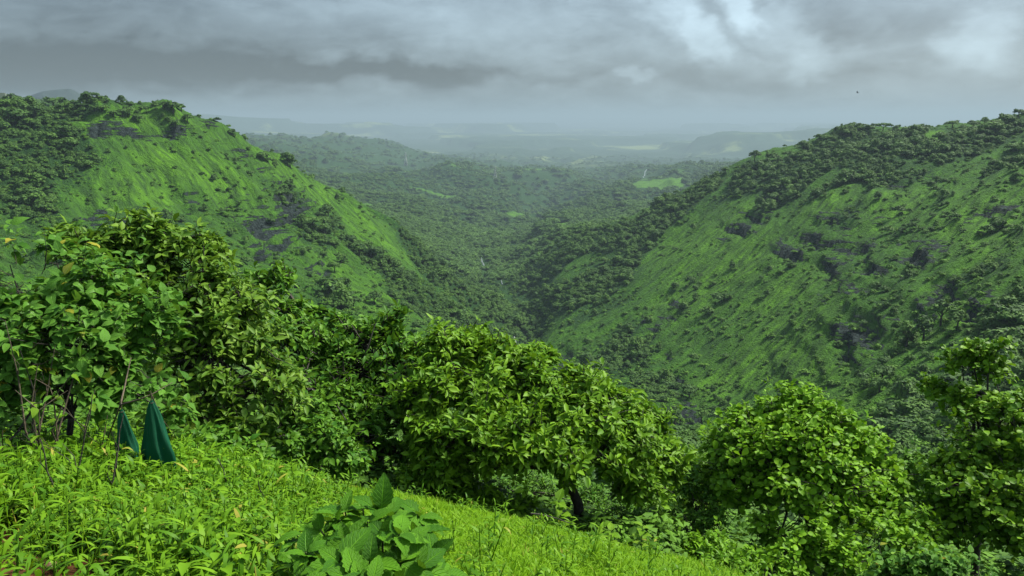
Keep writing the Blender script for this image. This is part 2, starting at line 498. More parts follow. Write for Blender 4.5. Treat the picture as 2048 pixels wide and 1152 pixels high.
def attr(nt, name, vec=False):
    n = nt.nodes.new('ShaderNodeAttribute')
    n.attribute_name = name
    return n.outputs['Vector'] if vec else E(nt, n.outputs['Fac'])


def tex_noise(nt, vec, scale, detail=4, rough=0.55, dist=0.0, out=0):
    n = nt.nodes.new('ShaderNodeTexNoise')
    n.inputs['Scale'].default_value = scale
    n.inputs['Detail'].default_value = detail
    n.inputs['Roughness'].default_value = rough
    n.inputs['Distortion'].default_value = dist
    if vec is not None:
        nt.links.new(vec, n.inputs['Vector'])
    return E(nt, n.outputs[0]) if out == 0 else n.outputs[1]


def mixc(nt, fac, a, b):
    n = nt.nodes.new('ShaderNodeMix')
    n.data_type = 'RGBA'
    for s, v in ((0, fac), (6, a), (7, b)):
        if isinstance(v, E): v = v.v
        if isinstance(v, (int, float)): n.inputs[s].default_value = v
        elif isinstance(v, (tuple, list)): n.inputs[s].default_value = (*v, 1)
        else: nt.links.new(v, n.inputs[s])
    return n.outputs[2]


def bump(nt, h, strength, dist, bs):
    b = nt.nodes.new('ShaderNodeBump')
    b.inputs['Strength'].default_value = strength
    b.inputs['Distance'].default_value = dist
    nt.links.new(h.v if isinstance(h, E) else h, b.inputs['Height'])
    nt.links.new(b.outputs[0], bs.inputs['Normal'])


# hillside: grass, scrub and basalt by what grows where
m_hill, nt, bs, _o = new_mat('hillside')
tc = nt.nodes.new('ShaderNodeTexCoord').outputs['Object']
guv = attr(nt, 'fall', True)
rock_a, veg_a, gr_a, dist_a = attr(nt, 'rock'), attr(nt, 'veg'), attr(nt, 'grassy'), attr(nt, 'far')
n_big = tex_noise(nt, tc, 0.022, 4)
n_mid = tex_noise(nt, tc, 0.11, 5, 0.6)
n_fine = tex_noise(nt, tc, 0.55, 4, 0.65)
n_run = tex_noise(nt, guv, 1.0, 5, 0.6)
g1 = mixc(nt, (gr_a * 0.75 + (n_mid - 0.5) * 1.3 + 0.24).clamp(), (0.038, 0.128, 0.008), (0.124, 0.310, 0.009))  # open grass is really brighter; its colour is also lifted to suggest sun patches
g2 = mixc(nt, ((n_run - 0.34) * 2.0).clamp(), (0.024, 0.066, 0.010), g1)
scrub_m = ((n_fine - 0.5) * 1.7 + veg_a * 1.0 - gr_a * 0.3 + (n_big - 0.5) * 0.9 + 0.02).ss(0.22, 0.55)
g3 = mixc(nt, scrub_m, g2, (0.016, 0.052, 0.010))
n_rock = tex_noise(nt, tc, 0.45, 6, 0.7)
mp = nt.nodes.new('ShaderNodeMapping')
mp.inputs['Scale'].default_value = (0.05, 0.05, 0.62)
nt.links.new(tc, mp.inputs['Vector'])
n_led = tex_noise(nt, mp.outputs[0], 1.0, 5, 0.65)
r1 = mixc(nt, n_rock.ss(0.35, 0.7), (0.007, 0.013, 0.012), (0.048, 0.072, 0.068))
geo = nt.nodes.new('ShaderNodeNewGeometry')
gsep = nt.nodes.new('ShaderNodeSeparateXYZ')
nt.links.new(geo.outputs['Normal'], gsep.inputs[0])
nz = E(nt, gsep.outputs[2])
rmask = (rock_a * 1.5 + (n_rock - 0.5) * 0.9 + (0.78 - nz) * 1.1 + (n_led - 0.5) * 4.6 - 0.30).ss(0.40, 0.62) * (rock_a + 0.25).clamp().ss(0.22, 0.5)
g4 = mixc(nt, rmask, g3, r1)
# far plain: forest broken by pale fields
n_f1 = tex_noise(nt, tc, 0.0016, 6, 0.65)
n_f2 = tex_noise(nt, tc, 0.0006, 5, 0.6)
fieldm = (n_f1 * 0.6 + n_f2 * 0.5).ss(0.58, 0.66)
gf = mixc(nt, fieldm, (0.020, 0.050, 0.018), (0.17, 0.22, 0.07))
g5 = mixc(nt, dist_a, g4, gf)
nt.links.new(g5, bs.inputs['Base Color'])
bs.inputs['Roughness'].default_value = 0.95
bs.inputs['Specular IOR Level'].default_value = 0.15
hgt = n_run * 0.8 + n_fine * 0.9 + rmask * (n_rock * 2.6 + n_led * 2.0) + tex_noise(nt, tc, 1.7, 3, 0.6) * 0.5
bump(nt, hgt, 0.9, 2.6, bs)

# red soil of the lookout bank
m_soil, nt, bs, _o = new_mat('red_soil')
tc = nt.nodes.new('ShaderNodeTexCoord').outputs['Object']
n1, n2 = tex_noise(nt, tc, 3, 6, 0.65), tex_noise(nt, tc, 28, 5, 0.7)
c1 = mixc(nt, n1.ss(0.35, 0.65), (0.045, 0.018, 0.010), (0.105, 0.045, 0.022))
c2 = mixc(nt, n2.ss(0.45, 0.7), c1, (0.03, 0.035, 0.012))
dst = attr(nt, 'off')
nt.links.new(mixc(nt, dst, c2, (0.012, 0.030, 0.006)), bs.inputs['Base Color'])
bs.inputs['Roughness'].default_value = 1.0
bs.inputs['Specular IOR Level'].default_value = 0.03
bump(nt, n1 * 0.5 + n2, 0.8, 0.03, bs)


# ------------------------------------------------------------------ terrain meshes
fall = np.stack([(ACROSS + warp * 0.5) / 2.6, ALONG / 15.0, GZ / 14.0], -1)
far_attr = sstep(3500, 6500, GR)


def grid_mesh(name, i0, i1, mask=None, mat=None, step=1, attrs=()):
    """rows i0..i1 of the terrain grid; mask: (rows-1, NA-1) faces to keep"""
    js = np.arange(0, NA, step)
    if js[-1] != NA - 1: js = np.append(js, NA - 1)
    sub = lambda G: G[i0:i1 + 1][:, js]
    X, Y, Z = sub(GX), sub(GY), sub(GZ)
    h, w = X.shape
    V = np.stack([X, Y, Z], -1).reshape(-1, 3)
    idx = np.arange(h * w).reshape(h, w)
    Fq = np.stack([idx[:-1, :-1], idx[:-1, 1:], idx[1:, 1:], idx[1:, :-1]], -1)
    if mask is not None:
        Fq = Fq[mask]
    Fq = Fq.reshape(-1, 4)
    used = np.zeros(h * w, bool)
    used[Fq.ravel()] = True
    remap = np.cumsum(used) - 1
    A = {n: sub(G).reshape(h * w, -1)[used].squeeze() for n, G in attrs}
    me = np_mesh(name, V[used], remap[Fq], True, A, mat)
    return link(name, me)


I40 = int(np.searchsorted(lr, math.log(40)))
I950 = int(np.searchsorted(lr, math.log(1000)))
I9k = int(np.searchsorted(lr, math.log(7000)))
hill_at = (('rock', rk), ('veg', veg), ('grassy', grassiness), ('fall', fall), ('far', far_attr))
o = grid_mesh('ground', 0, I40, None, m_soil, 2, (('off', sstep(5.2, 6.5, GR)),))
tag(o, 'red soil bank of the grassy lookout slope', None, None, 'structure')
fleft = (left > 0.5)[I40:I950, :-1]
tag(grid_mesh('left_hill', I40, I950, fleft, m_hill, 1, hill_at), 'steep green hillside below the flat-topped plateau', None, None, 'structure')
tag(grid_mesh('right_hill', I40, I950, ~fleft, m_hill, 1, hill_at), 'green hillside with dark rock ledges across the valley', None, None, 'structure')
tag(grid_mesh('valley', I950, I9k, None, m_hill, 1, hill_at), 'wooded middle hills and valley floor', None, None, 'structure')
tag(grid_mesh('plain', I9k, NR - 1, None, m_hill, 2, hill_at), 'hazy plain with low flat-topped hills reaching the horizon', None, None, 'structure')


# distant flat-topped mountain behind the plateau
m_far, nt, bs, _o = new_mat('distant_mountain')
tc = nt.nodes.new('ShaderNodeTexCoord').outputs['Object']
nt.links.new(mixc(nt, tex_noise(nt, tc, 0.012, 5).ss(0.35, 0.65), (0.012, 0.020, 0.018), (0.030, 0.045, 0.034)), bs.inputs['Base Color'])
bs.inputs['Roughness'].default_value = 1.0
bs.inputs['Specular IOR Level'].default_value = 0.05
def mountain():
    R0 = 4300.0
    prof = [(-500, 400), (-320, 262), (-160, 236), (-60, 224), (10, 206), (55, 192), (85, 182), (120, 177.5), (143, 177), (149, 181), (160, 187), (180, 196), (200, 207), (225, 218), (262, 232), (330, 248), (420, 262)]
    pxs, pys = np.array(prof).T
    n, m = 150, 36
    xs = np.linspace(-500, 420, n)
    V = []
    for x in xs:
        y = np.interp(x, pxs, pys)
        for j in range(m):
            t = j / (m - 1) * 2 - 1                 # across the ridge
            r = R0 + t * 750 + 40 * float(fbm(np.array([x / 60.]), np.array([t * 3.]), 3, 5)[0])
            p = px_pt(x, y, R0)
            base = PLAIN_Z
            s = 1 - abs(t) ** 1.2 * (1 if abs(t) > 0.12 else 0.4)
            z = base + (p[2] - base) * max(s, 0)
            z += 9 * float(fbm(np.array([x / 25.]), np.array([t * 8.]), 3, 6)[0]) * (abs(t) > 0.04)
            d = p[:2] / np.linalg.norm(p[:2])
            V.append((d[0] * r, d[1] * r, z))
    idx = np.arange(n * m).reshape(n, m)
    Fq = np.stack([idx[:-1, :-1], idx[:-1, 1:], idx[1:, 1:], idx[1:, :-1]], -1).reshape(-1, 4)
    N = n * m
    me = np_mesh('mountain', V, Fq[:, ::-1], True, {'rock': np.full(N, .1), 'veg': np.full(N, .8), 'grassy': np.zeros(N), 'far': np.zeros(N), 'fall': np.array(V) / 60}, m_far)
    tag(link('mountain', me), 'grey flat-topped mountain fading into low cloud', None, None, 'structure')


mountain()

# ------------------------------------------------------------------ foliage materials
def leaf_mat(name, dark, light, tip=None, tip_at=0.95, rough=0.48, trans=0.3, veins=False, spec=0.15, spots=0.0):
    m, nt, bs, out = new_mat(name)
    oi = nt.nodes.new('ShaderNodeObjectInfo')
    r = (attr(nt, 'rnd') + E(nt, oi.outputs['Random'])).f('FRACT')
    c = mixc(nt, r, dark, light)
    if tip:
        c = mixc(nt, (r * 7.31).f('FRACT').ss(tip_at, tip_at + 0.02), c, tip)
    if veins:
        uv = nt.nodes.new('ShaderNodeUVMap').outputs[0]
        sp = nt.nodes.new('ShaderNodeSeparateXYZ')
        nt.links.new(uv, sp.inputs[0])
        u, v = E(nt, sp.outputs[0]), E(nt, sp.outputs[1])
        ua = (u - 0.5).f('ABSOLUTE') * 2.0
        ph = (v * 8.0 - ua * 2.4).f('FRACT')
        vein = (ph - 0.5).f('ABSOLUTE').ss(0.36, 0.5)
        rib = ua.ss(0.10, 0.0)
        vn = vein.f('MAXIMUM', rib)
        c = mixc(nt, vn * 0.55, c, tuple(min(1, x * 1.9 + 0.01) for x in light))
        nz_ = tex_noise(nt, nt.nodes.new('ShaderNodeTexCoord').outputs['Object'], 90, 3)
        bump(nt, (1.0 - vn) * 0.8 + nz_ * 0.35, 0.75, 0.006, bs)
    if spots:
        tcx = nt.nodes.new('ShaderNodeTexCoord').outputs['Object']
        c = mixc(nt, tex_noise(nt, tcx, 14, 4).ss(0.62, 0.75) * spots, c, (0.20, 0.22, 0.05))
    nt.links.new(c, bs.inputs['Base Color'])
    bs.inputs['Roughness'].default_value = rough
    bs.inputs['Specular IOR Level'].default_value = spec
    if trans:
        tr = nt.nodes.new('ShaderNodeBsdfTranslucent')
        nt.links.new(mixc(nt, 0.35, c, (0.16, 0.26, 0.01)), tr.inputs[0])
        mx = nt.nodes.new('ShaderNodeMixShader')
        mx.inputs[0].default_value = trans
        nt.links.new(bs.outputs[0], mx.inputs[1])
        nt.links.new(tr.outputs[0], mx.inputs[2])
        nt.links.new(mx.outputs[0], out.inputs[0])
    return m


M_CROWN = leaf_mat('hill_tree_leaves', (0.022, 0.062, 0.012), (0.080, 0.170, 0.022), rough=0.7, trans=0.15, spec=0.2)
M_CROWN2 = leaf_mat('hill_bush_leaves', (0.026, 0.075, 0.010), (0.105, 0.235, 0.014), rough=0.7, trans=0.15, spec=0.2)
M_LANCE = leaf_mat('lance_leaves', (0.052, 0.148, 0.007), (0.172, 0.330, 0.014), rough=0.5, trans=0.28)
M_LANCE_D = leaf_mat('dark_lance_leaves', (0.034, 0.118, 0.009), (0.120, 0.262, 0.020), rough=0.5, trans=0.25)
M_BROAD = leaf_mat('broad_leaves', (0.045, 0.145, 0.014), (0.125, 0.290, 0.034), (0.36, 0.32, 0.03), 0.975, rough=0.42, trans=0.28, veins=True)
M_OLIVE = leaf_mat('olive_leaves', (0.050, 0.130, 0.011), (0.160, 0.285, 0.028), rough=0.5, trans=0.26)
M_ROUND = leaf_mat('round_leaves', (0.085, 0.215, 0.008), (0.195, 0.390, 0.018), rough=0.5, trans=0.34)
M_FRESH = leaf_mat('fresh_leaves', (0.120, 0.260, 0.012), (0.200, 0.360, 0.025), rough=0.42, trans=0.35, veins=True)
M_BIG = leaf_mat('big_leaves', (0.034, 0.125, 0.007), (0.105, 0.275, 0.012), rough=0.40, trans=0.25, veins=True, spots=0.35)
M_GRASS = leaf_mat('grass_blades', (0.105, 0.250, 0.005), (0.205, 0.385, 0.007), (0.30, 0.30, 0.05), 0.975, rough=0.55, trans=0.35, spec=0.14)
M_WEED = leaf_mat('weed_leaves', (0.058, 0.165, 0.007), (0.160, 0.320, 0.011), (0.33, 0.31, 0.05), 0.975, rough=0.5, trans=0.32, spec=0.16)


def bark_mat(name, a, b, sc_=18):
    m, nt, bs, _ = new_mat(name)
    tcx = nt.nodes.new('ShaderNodeTexCoord').outputs['Object']
    n = tex_noise(nt, tcx, sc_, 5, 0.65)
    nt.links.new(mixc(nt, n.ss(0.3, 0.7), a, b), bs.inputs['Base Color'])
    bs.inputs['Roughness'].default_value = 0.85
    bump(nt, n, 0.7, 0.02, bs)
    return m


M_BARK = bark_mat('dark_bark', (0.012, 0.010, 0.008), (0.050, 0.042, 0.034))
M_TWIG = bark_mat('pale_twig', (0.05, 0.036, 0.024), (0.13, 0.10, 0.065))
M_STEM = bark_mat('green_stem', (0.04, 0.07, 0.02), (0.08, 0.12, 0.03), 30)


# ------------------------------------------------------------------ geometry builders
def tube(path, radii, sides=5):
    path = np.asarray(path, float)
    n = len(path)
    V = []
    for i in range(n):
        t = path[min(i + 1, n - 1)] - path[max(i - 1, 0)]
        t /= np.linalg.norm(t) + 1e-9
        a = np.cross(t, (0.3, 0.9, 0.2) if abs(t[2]) > 0.8 else (0, 0, 1))
        a /= np.linalg.norm(a) + 1e-9
        b = np.cross(t, a)
        for s in range(sides):
            w = 2 * math.pi * s / sides
            V.append(path[i] + radii[i] * (math.cos(w) * a + math.sin(w) * b))
    Fq = []
    for i in range(n - 1):
        for s in range(sides):
            s2 = (s + 1) % sides
            Fq.append((i * sides + s, i * sides + s2, (i + 1) * sides + s2, (i + 1) * sides + s))
    return np.array(V), np.array(Fq)


class Bag:
    """collects polygons of one mesh"""
    def __init__(s):
        s.V, s.F, s.n, s.R = [], {}, 0, []
    def add(s, V, F, rnd=0.0):
        F = np.asarray(F)
        s.F.setdefault(F.shape[1], []).append(F + s.n)
        s.V.append(V)
        s.R.append(np.full(len(V), rnd))
        s.n += len(V)
    def mesh(s, name, mat, smooth=True):
        return np_mesh(name, np.concatenate(s.V), [np.concatenate(f) for f in s.F.values()], smooth, {'rnd': np.concatenate(s.R)}, mat)


def leaf_template(ts, ws, fold=0.25, droop=0.25, wavy=0.0):
    """unit leaf along +Y, normal +Z: midrib points and two edges; returns V, quads as tris, uv"""
    mids = [(0, 0, 0)]
    V, UV, T = [(0, 0, 0)], [(0.5, 0)], []
    k = len(ts)
    for i, (t, w) in enumerate(zip(ts, ws)):
        zc = -droop * t * t
        wv = wavy * (1 if i % 2 else -1)
        V += [(-w, t + 0.02, zc + fold * w + wv), (0, t, zc), (w, t + 0.02, zc + fold * w - wv)]
        UV += [(0, t), (0.5, t), (1, t)]
    V.append((0, 1, -droop))
    UV.append((0.5, 1))
    T += [(0, 2, 1), (0, 3, 2)]
    for i in range(k - 1):
        a, b = 1 + 3 * i, 4 + 3 * i
        T += [(a, a + 1, b + 1), (a, b + 1, b), (a + 1, a + 2, b + 2), (a + 1, b + 2, b + 1)]
    a, e = 1 + 3 * (k - 1), 1 + 3 * k
    T += [(a, a + 1, e), (a + 1, a + 2, e)]
    return np.array(V, float), np.array(T), np.array(UV)


LEAF = {
    'lance': [leaf_template((0.25, 0.62), (w_ * .88, w_), 0.45, d) for d, w_ in ((0.1, .17), (0.3, .21), (0.5, .15), (0.2, .25))],
    'ovate': [leaf_template((0.16, 0.42, 0.72), (0.27, 0.34, 0.20), 0.3, d, 0.02) for d in (0.15, 0.35, 0.55)],
    'round': [leaf_template((0.22, 0.55, 0.84), (0.20, 0.36, 0.30), 0.25, d, 0.02) for d in (0.05, 0.2, 0.4)],
}


def serrate_leaf(n, wmax, fold, droop, wavy):
    ts = np.linspace(0.05, 0.97, n)
    ws = wmax * np.sin(np.pi * np.clip(ts ** 0.72, 0, 1)) ** 0.85
    ws = ws * (1 + 0.07 * np.where(np.arange(n) % 2 == 0, 1, -1))
    return leaf_template(ts, ws, fold, droop, wavy)


LEAF['big'] = [serrate_leaf(13, 0.30, f, d, w) for f, d, w in ((0.25, 0.25, 0.012), (0.35, 0.5, 0.02), (0.12, 0.8, 0.015), (0.45, 0.1, 0.02))]


def leaf_mesh(name, kind, k, mat):
    V, T, UV = LEAF[kind][k]
    me = np_mesh(name, V, [T], True, None, mat)
    uvl = me.uv_layers.new(name='UVMap')
    li = np.empty(len(me.loops), np.int32)
    me.loops.foreach_get('vertex_index', li)
    uvl.data.foreach_set('uv', UV[li].astype(np.float32).ravel())
    return me


_lm = {}


def shared_leaf(kind, k, mat):
    if (kind, k, mat.name) not in _lm:
        _lm[(kind, k, mat.name)] = leaf_mesh(kind + '_leaf', kind, k, mat)
    return _lm[(kind, k, mat.name)]


def frame(fwd, up):
    """rows: x, y(fwd), z(normal) for arrays (n,3)"""
    y = fwd / (np.linalg.norm(fwd, axis=-1, keepdims=True) + 1e-9)
    x = np.cross(y, up)
    x /= np.linalg.norm(x, axis=-1, keepdims=True) + 1e-9
    z = np.cross(x, y)
    return np.stack([x, y, z], 1)


def merged_leaves(name, kind, Ms, Ps, S, rnd, mat):
    var = RNG.integers(0, len(LEAF[kind]), len(Ps))
    Vs, Ts, Rs, Us, n = [], [], [], [], 0
    for k in range(len(LEAF[kind])):
        V, T, UV = LEAF[kind][k]
        q = np.where(var == k)[0]
        if not len(q): continue
        W = np.einsum('vi,nij->nvj', V, Ms[q]) * S[q, None, None] + Ps[q, None]
        Vs.append(W.reshape(-1, 3))
        Ts.append((T[None] + (np.arange(len(q)) * len(V))[:, None, None] + n).reshape(-1, 3))
        Rs.append(np.repeat(rnd[q], len(V)))
        Us.append(np.tile(UV, (len(q), 1)))
        n += len(q) * len(V)
    T = np.concatenate(Ts)
    me = np_mesh(name, np.concatenate(Vs), [T], True, {'rnd': np.concatenate(Rs)}, mat)
    uvl = me.uv_layers.new(name='UVMap')
    uvl.data.foreach_set('uv', np.concatenate(Us)[T.ravel()].astype(np.float32).ravel())
    return me


def to_px(P):
    P = np.asarray(P, float)
    c, s = math.cos(PITCH), math.sin(PITCH)
    x, y, z = P[..., 0], P[..., 1], P[..., 2] - CAM_Z
    d = y * c - z * s
    return CX + F_PX * x / d, CY - F_PX * (y * s + z * c) / d, d


def unit(v):
    return v / (np.linalg.norm(v, axis=-1, keepdims=True) + 1e-9)


def scatter(name, P, rot, scl, idx, variants, label, mat_slots=None):
    """one 'stuff' object: instances of variant meshes on points"""
    me = np_mesh(name, P, [np.zeros((0, 3), int)], True, {'rot': rot, 'scl': scl, 'idx': idx.astype(float)}) if False else None
    me = bpy.data.meshes.new(name)
    me.vertices.add(len(P))
    me.vertices.foreach_set('co', np.asarray(P, np.float32).ravel())
    me.attributes.new('rot', 'FLOAT_VECTOR', 'POINT').data.foreach_set('vector', np.asarray(rot, np.float32).ravel())
    me.attributes.new('scl', 'FLOAT_VECTOR', 'POINT').data.foreach_set('vector', np.asarray(scl, np.float32).ravel())
    me.attributes.new('idx', 'INT', 'POINT').data.foreach_set('value', np.asarray(idx, np.int32))
    o = link(name, me)
    ng = bpy.data.node_groups.new(name, 'GeometryNodeTree')
    ng.interface.new_socket('Geometry', in_out='INPUT', socket_type='NodeSocketGeometry')
    ng.interface.new_socket('Geometry', in_out='OUTPUT', socket_type='NodeSocketGeometry')
    gi, go = ng.nodes.new('NodeGroupInput'), ng.nodes.new('NodeGroupOutput')
    join = ng.nodes.new('GeometryNodeJoinGeometry')
    def named(n, t):
        a = ng.nodes.new('GeometryNodeInputNamedAttribute')
        a.data_type = t
        a.inputs[0].default_value = n
        return a.outputs[0]
    ar, as_, ai = named('rot', 'FLOAT_VECTOR'), named('scl', 'FLOAT_VECTOR'), named('idx', 'INT')
    for k, vm in enumerate(variants):
        src = bpy.data.objects.new(vm.name, vm)
        oi = ng.nodes.new('GeometryNodeObjectInfo')
        oi.inputs[0].default_value = src
        ip = ng.nodes.new('GeometryNodeInstanceOnPoints')
        cmp_ = ng.nodes.new('FunctionNodeCompare')
        cmp_.data_type = 'INT'
        cmp_.operation = 'EQUAL'
        ng.links.new(ai, cmp_.inputs[2])
        cmp_.inputs[3].default_value = k
        ng.links.new(gi.outputs[0], ip.inputs['Points'])
        ng.links.new(cmp_.outputs[0], ip.inputs['Selection'])
        ng.links.new(oi.outputs['Geometry'], ip.inputs['Instance'])
        ng.links.new(ar, ip.inputs['Rotation'])
        ng.links.new(as_, ip.inputs['Scale'])
        ng.links.new(ip.outputs[0], join.inputs[0])
    ng.links.new(join.outputs[0], go.inputs[0])
    md = o.modifiers.new('scatter', 'NODES')
    md.node_group = ng
    tag(o, label, None, None, 'stuff')
    return o


# ------------------------------------------------------------------ trees of the hillsides
def crown_mesh(name, blobs, n, size, mat, rg, squash=1.0):
    """unit-height tree crown made of leaf sprays over several lobes"""
    b = Bag()
    W = np.array([r ** 2 for *_, r in blobs])
    W = W / W.sum()
    for _ in range(n):
        bx, by, bz, br = blobs[rg.choice(len(blobs), p=W)]
        d = rg.normal(size=3)
        d /= np.linalg.norm(d)
        if d[2] < -0.35: d[2] *= -0.6
        rr = br * rg.uniform(0.72, 1.06)
        c = np.array([bx, by, bz]) + d * rr * np.array([1, 1, squash])
        nrm = unit(d * 1.0 + np.array([0, 0, 0.5]) + rg.normal(size=3) * 0.35)
        t = unit(np.cross(nrm, rg.normal(size=3)))
        s = np.cross(nrm, t)
        h = size * rg.uniform(0.6, 1.3)
        w = h * rg.uniform(0.5, 0.9)
        V = np.array([c - t * h, c - s * w - nrm * h * .25, c + t * h, c + s * w - nrm * h * .25])
        b.add(V, np.array([[0, 1, 2, 3]]), rg.uniform(0, 0.35) + 0.25 * max(0, d[2]))  # random tone plus a shift on upward sprays, painting in a lit crown top
    return b.mesh(name, mat, False)


def hill_variants():
    rg = np.random.default_rng(3)
    out = []
    specs = [  # lobes, n, size, squash
        ([(0, 0, .62, .34), (.22, .1, .55, .26), (-.2, -.12, .58, .26), (.02, -.2, .72, .2)], 300, 0.085, 0.85),
        ([(0, 0, .55, .36), (.3, -.1, .5, .24), (-.28, .1, .5, .26), (.1, .25, .6, .2), (-.1, -.2, .7, .2)], 330, 0.085, 0.7),
        ([(0, 0, .7, .26), (.15, 0, .5, .26), (-.15, .05, .46, .27), (0, .1, .86, .16)], 280, 0.075, 0.9),
        ([(.0, .0, .7, .25), (.33, .05, .66, .22), (-.33, 0, .68, .22), (.1, .3, .7, .2), (-.1, -.3, .7, .2)], 300, 0.085, 0.62),
    ]
    for bl, n, s, sq in specs:
        out.append(crown_mesh('tree_crown', bl, n, s, M_CROWN, rg, sq))
    bushes = []
    for q in range(3):
        bl = [(rg.uniform(-.3, .3), rg.uniform(-.3, .3), rg.uniform(.2, .45), rg.uniform(.25, .4)) for _ in range(4)]
        bushes.append(crown_mesh('bush_crown', bl, 200, 0.10, M_CROWN2, rg, 0.8))
    V, Fq = tube([(0, 0, -0.12), (.02, .01, .2), (0.0, .02, .45), (.05, 0, .68)], [.045, .035, .026, .012], 5)
    b = Bag()
    b.add(V, Fq)
    for a in range(4):
        w = a * 1.7 + .4
        V, Fq = tube([(0.01, .01, .3 + .04 * a), (.12 * math.cos(w), .12 * math.sin(w), .45 + .03 * a), (.24 * math.cos(w), .24 * math.sin(w), .6)], [.02, .014, .006], 4)
        b.add(V, Fq)
    trunk = b.mesh('tree_trunk', M_BARK)
    return out, bushes, trunk


CROWNS, BUSHES, TRUNK = hill_variants()
_rg = np.random.default_rng(9)
FINE_BUSHES = [crown_mesh('undergrowth_clump', [(_rg.uniform(-.3, .3), _rg.uniform(-.3, .3), _rg.uniform(.2, .5), _rg.uniform(.25, .4)) for _ in range(5)], 420, 0.06, M_CROWN2, _rg, 0.9) for _ in range(3)]

# candidate positions over the ground, thinned by what grows there
N_C = 150000
ca = RNG.uniform(-0.62, 0.62, N_C)
# distance: mix of bands
band = RNG.choice(4, N_C, p=[0.06, 0.52, 0.34, 0.08])
lo = np.array([30, 130, 750, 2600])[band]
hi = np.array([130, 750, 2600, 6500])[band]
cv = np.log(lo) + RNG.uniform(0, 1, N_C) * (np.log(hi) - np.log(lo))
cr = np.exp(cv)
cveg, crk, cben = grid_sample(veg, ca, cv), grid_sample(rk, ca, cv), grid_sample(benches, ca, cv)
ctan = grid_sample(_gt, ca, cv)
crun = grid_sample(RUNMAX, ca, cv)
cx_, cy_ = np.sin(ca) * cr, np.cos(ca) * cr
cz_ = CAM_Z + ctan * cr
slope_keep = 1 - 0.5 * sstep(0.35, 0.6, crk)
p_tree = np.where(band == 1, 0.009 + 0.07 * sstep(0.1, 0.45, fbm(cx_ / 32, cy_ / 32, 3, 51)) + 0.80 * sstep(0.34, 0.80, cveg), np.where(band == 0, 0.5, np.where(band == 2, 0.9 * sstep(0.25, 0.6, cveg), 0.8 * sstep(0.3, 0.6, cveg))))
p_tree = p_tree * slope_keep
p_bush = np.where(band == 1, 0.10 * (vnoise(cx_ / 12, cy_ / 12, 19) > 0.0) + 0.14 + 0.40 * sstep(0.15, 0.6, cveg), np.where(band == 0, 0.4, 0.0)) * slope_keep
hgt = np.where(band == 0, RNG.uniform(2.0, 4.0, N_C), np.where(band == 1, np.clip(RNG.lognormal(1.22, 0.36, N_C), 1.6, 7.5), np.where(band == 2, RNG.uniform(7, 12, N_C), RNG.uniform(13, 22, N_C))))
hgt = hgt * (0.75 + 0.35 * vnoise(cx_ / 25, cy_ / 25, 12) + 0.1)
hgt = np.where(band == 1, hgt * np.clip(0.7 + cr / 900, 0.7, 1.3), hgt)
vis = (cz_ + hgt - CAM_Z) / cr > crun - 0.002
u = RNG.uniform(0, 1, N_C)
SGL = [(964, 522, 9, 16), (969, 532, 8, 10), (1005, 566, 8, 12), (1030, 690, 9, 18), (1288, 350, 8, 16)]
_sx, _sy, _ = to_px(np.stack([cx_, cy_, cz_ + hgt * .4], -1))
wet = np.zeros(N_C, bool)
for a_, b_, c_, d_ in SGL:
    wet |= (np.abs(_sx - a_) < c_) & (_sy > b_ - d_) & (_sy < b_ + d_ + 14)
p_tree = np.where(wet, 0, p_tree)
is_tree = (u < p_tree) & vis
is_bush = (u > 1 - p_bush) & vis & ~is_tree
bh = np.where(band == 0, RNG.uniform(0.7, 1.6, N_C), 0.5 + 2.2 * RNG.uniform(0, 1, N_C) ** 2.2)

FG_LINE = np.array([(0, 470), (290, 430), (450, 480), (560, 560), (620, 640), (700, 645), (800, 620), (860, 660), (1110, 700), (1200, 760), (1370, 880), (1420, 830), (1590, 760), (1700, 830), (1790, 930), (1850, 900), (1880, 700), (1960, 670), (2048, 790)])
tpx, tpy, _ = to_px(np.stack([cx_, cy_, cz_ + hgt * .5], -1))
in_view = (tpx > 5) & (tpx < 2043) & (tpy < np.interp(tpx, FG_LINE[:, 0], FG_LINE[:, 1]) - 4)
score = np.where(is_tree & in_view & (band < 2), hgt / cr, -1)
on_left = grid_sample(left, ca, cv) > 0.5
picked = np.concatenate([np.argsort(-np.where(on_left, score, -1))[:110], np.argsort(-np.where(on_left, -1, score))[:160]])


def hill_tree(x, y, z, h, wx, var, rz, label, group='trees dotted over the valley flanks'):
    t = empty('hillside_tree', (x, y, z))
    t.rotation_euler = (0, 0, rz)
    t.scale = (h * wx, h * wx, h)
    link('trunk', TRUNK, t)
    c = link('crown', CROWNS[var], t)
    tag(t, label, 'tree', group)
    return t


VAR_WORD = ['round-headed', 'broad spreading', 'upright oval', 'flat-topped']
PLACE = ['the ledgy hillside across the gorge', 'the hillside below the flat-topped plateau']
cgrass = grid_sample(grassiness, ca, cv)
for i in picked:
    var = int(RNG.choice(4, p=[.36, .3, .26, .08]))
    side = int(on_left[i])
    size = 'tiny' if hgt[i] < 3.2 else ('small' if hgt[i] < 4.4 else 'sizeable')
    spot = ('beside dark rock' if crk[i] > 0.25 else 'in thick wood' if cveg[i] > 0.7 else 'alone in open grass' if cgrass[i] > 0.45 else 'among low scrub')
    hill_tree(cx_[i], cy_[i], cz_[i] - 0.1, hgt[i] * 1.05, RNG.uniform(0.9, 1.3), var, RNG.uniform(0, 6.28),
              '%s %s tree %s %s %s' % (size, VAR_WORD[var], spot, 'high on' if cz_[i] > -40 else 'low on' if cz_[i] < -100 else 'halfway up', PLACE[side]))
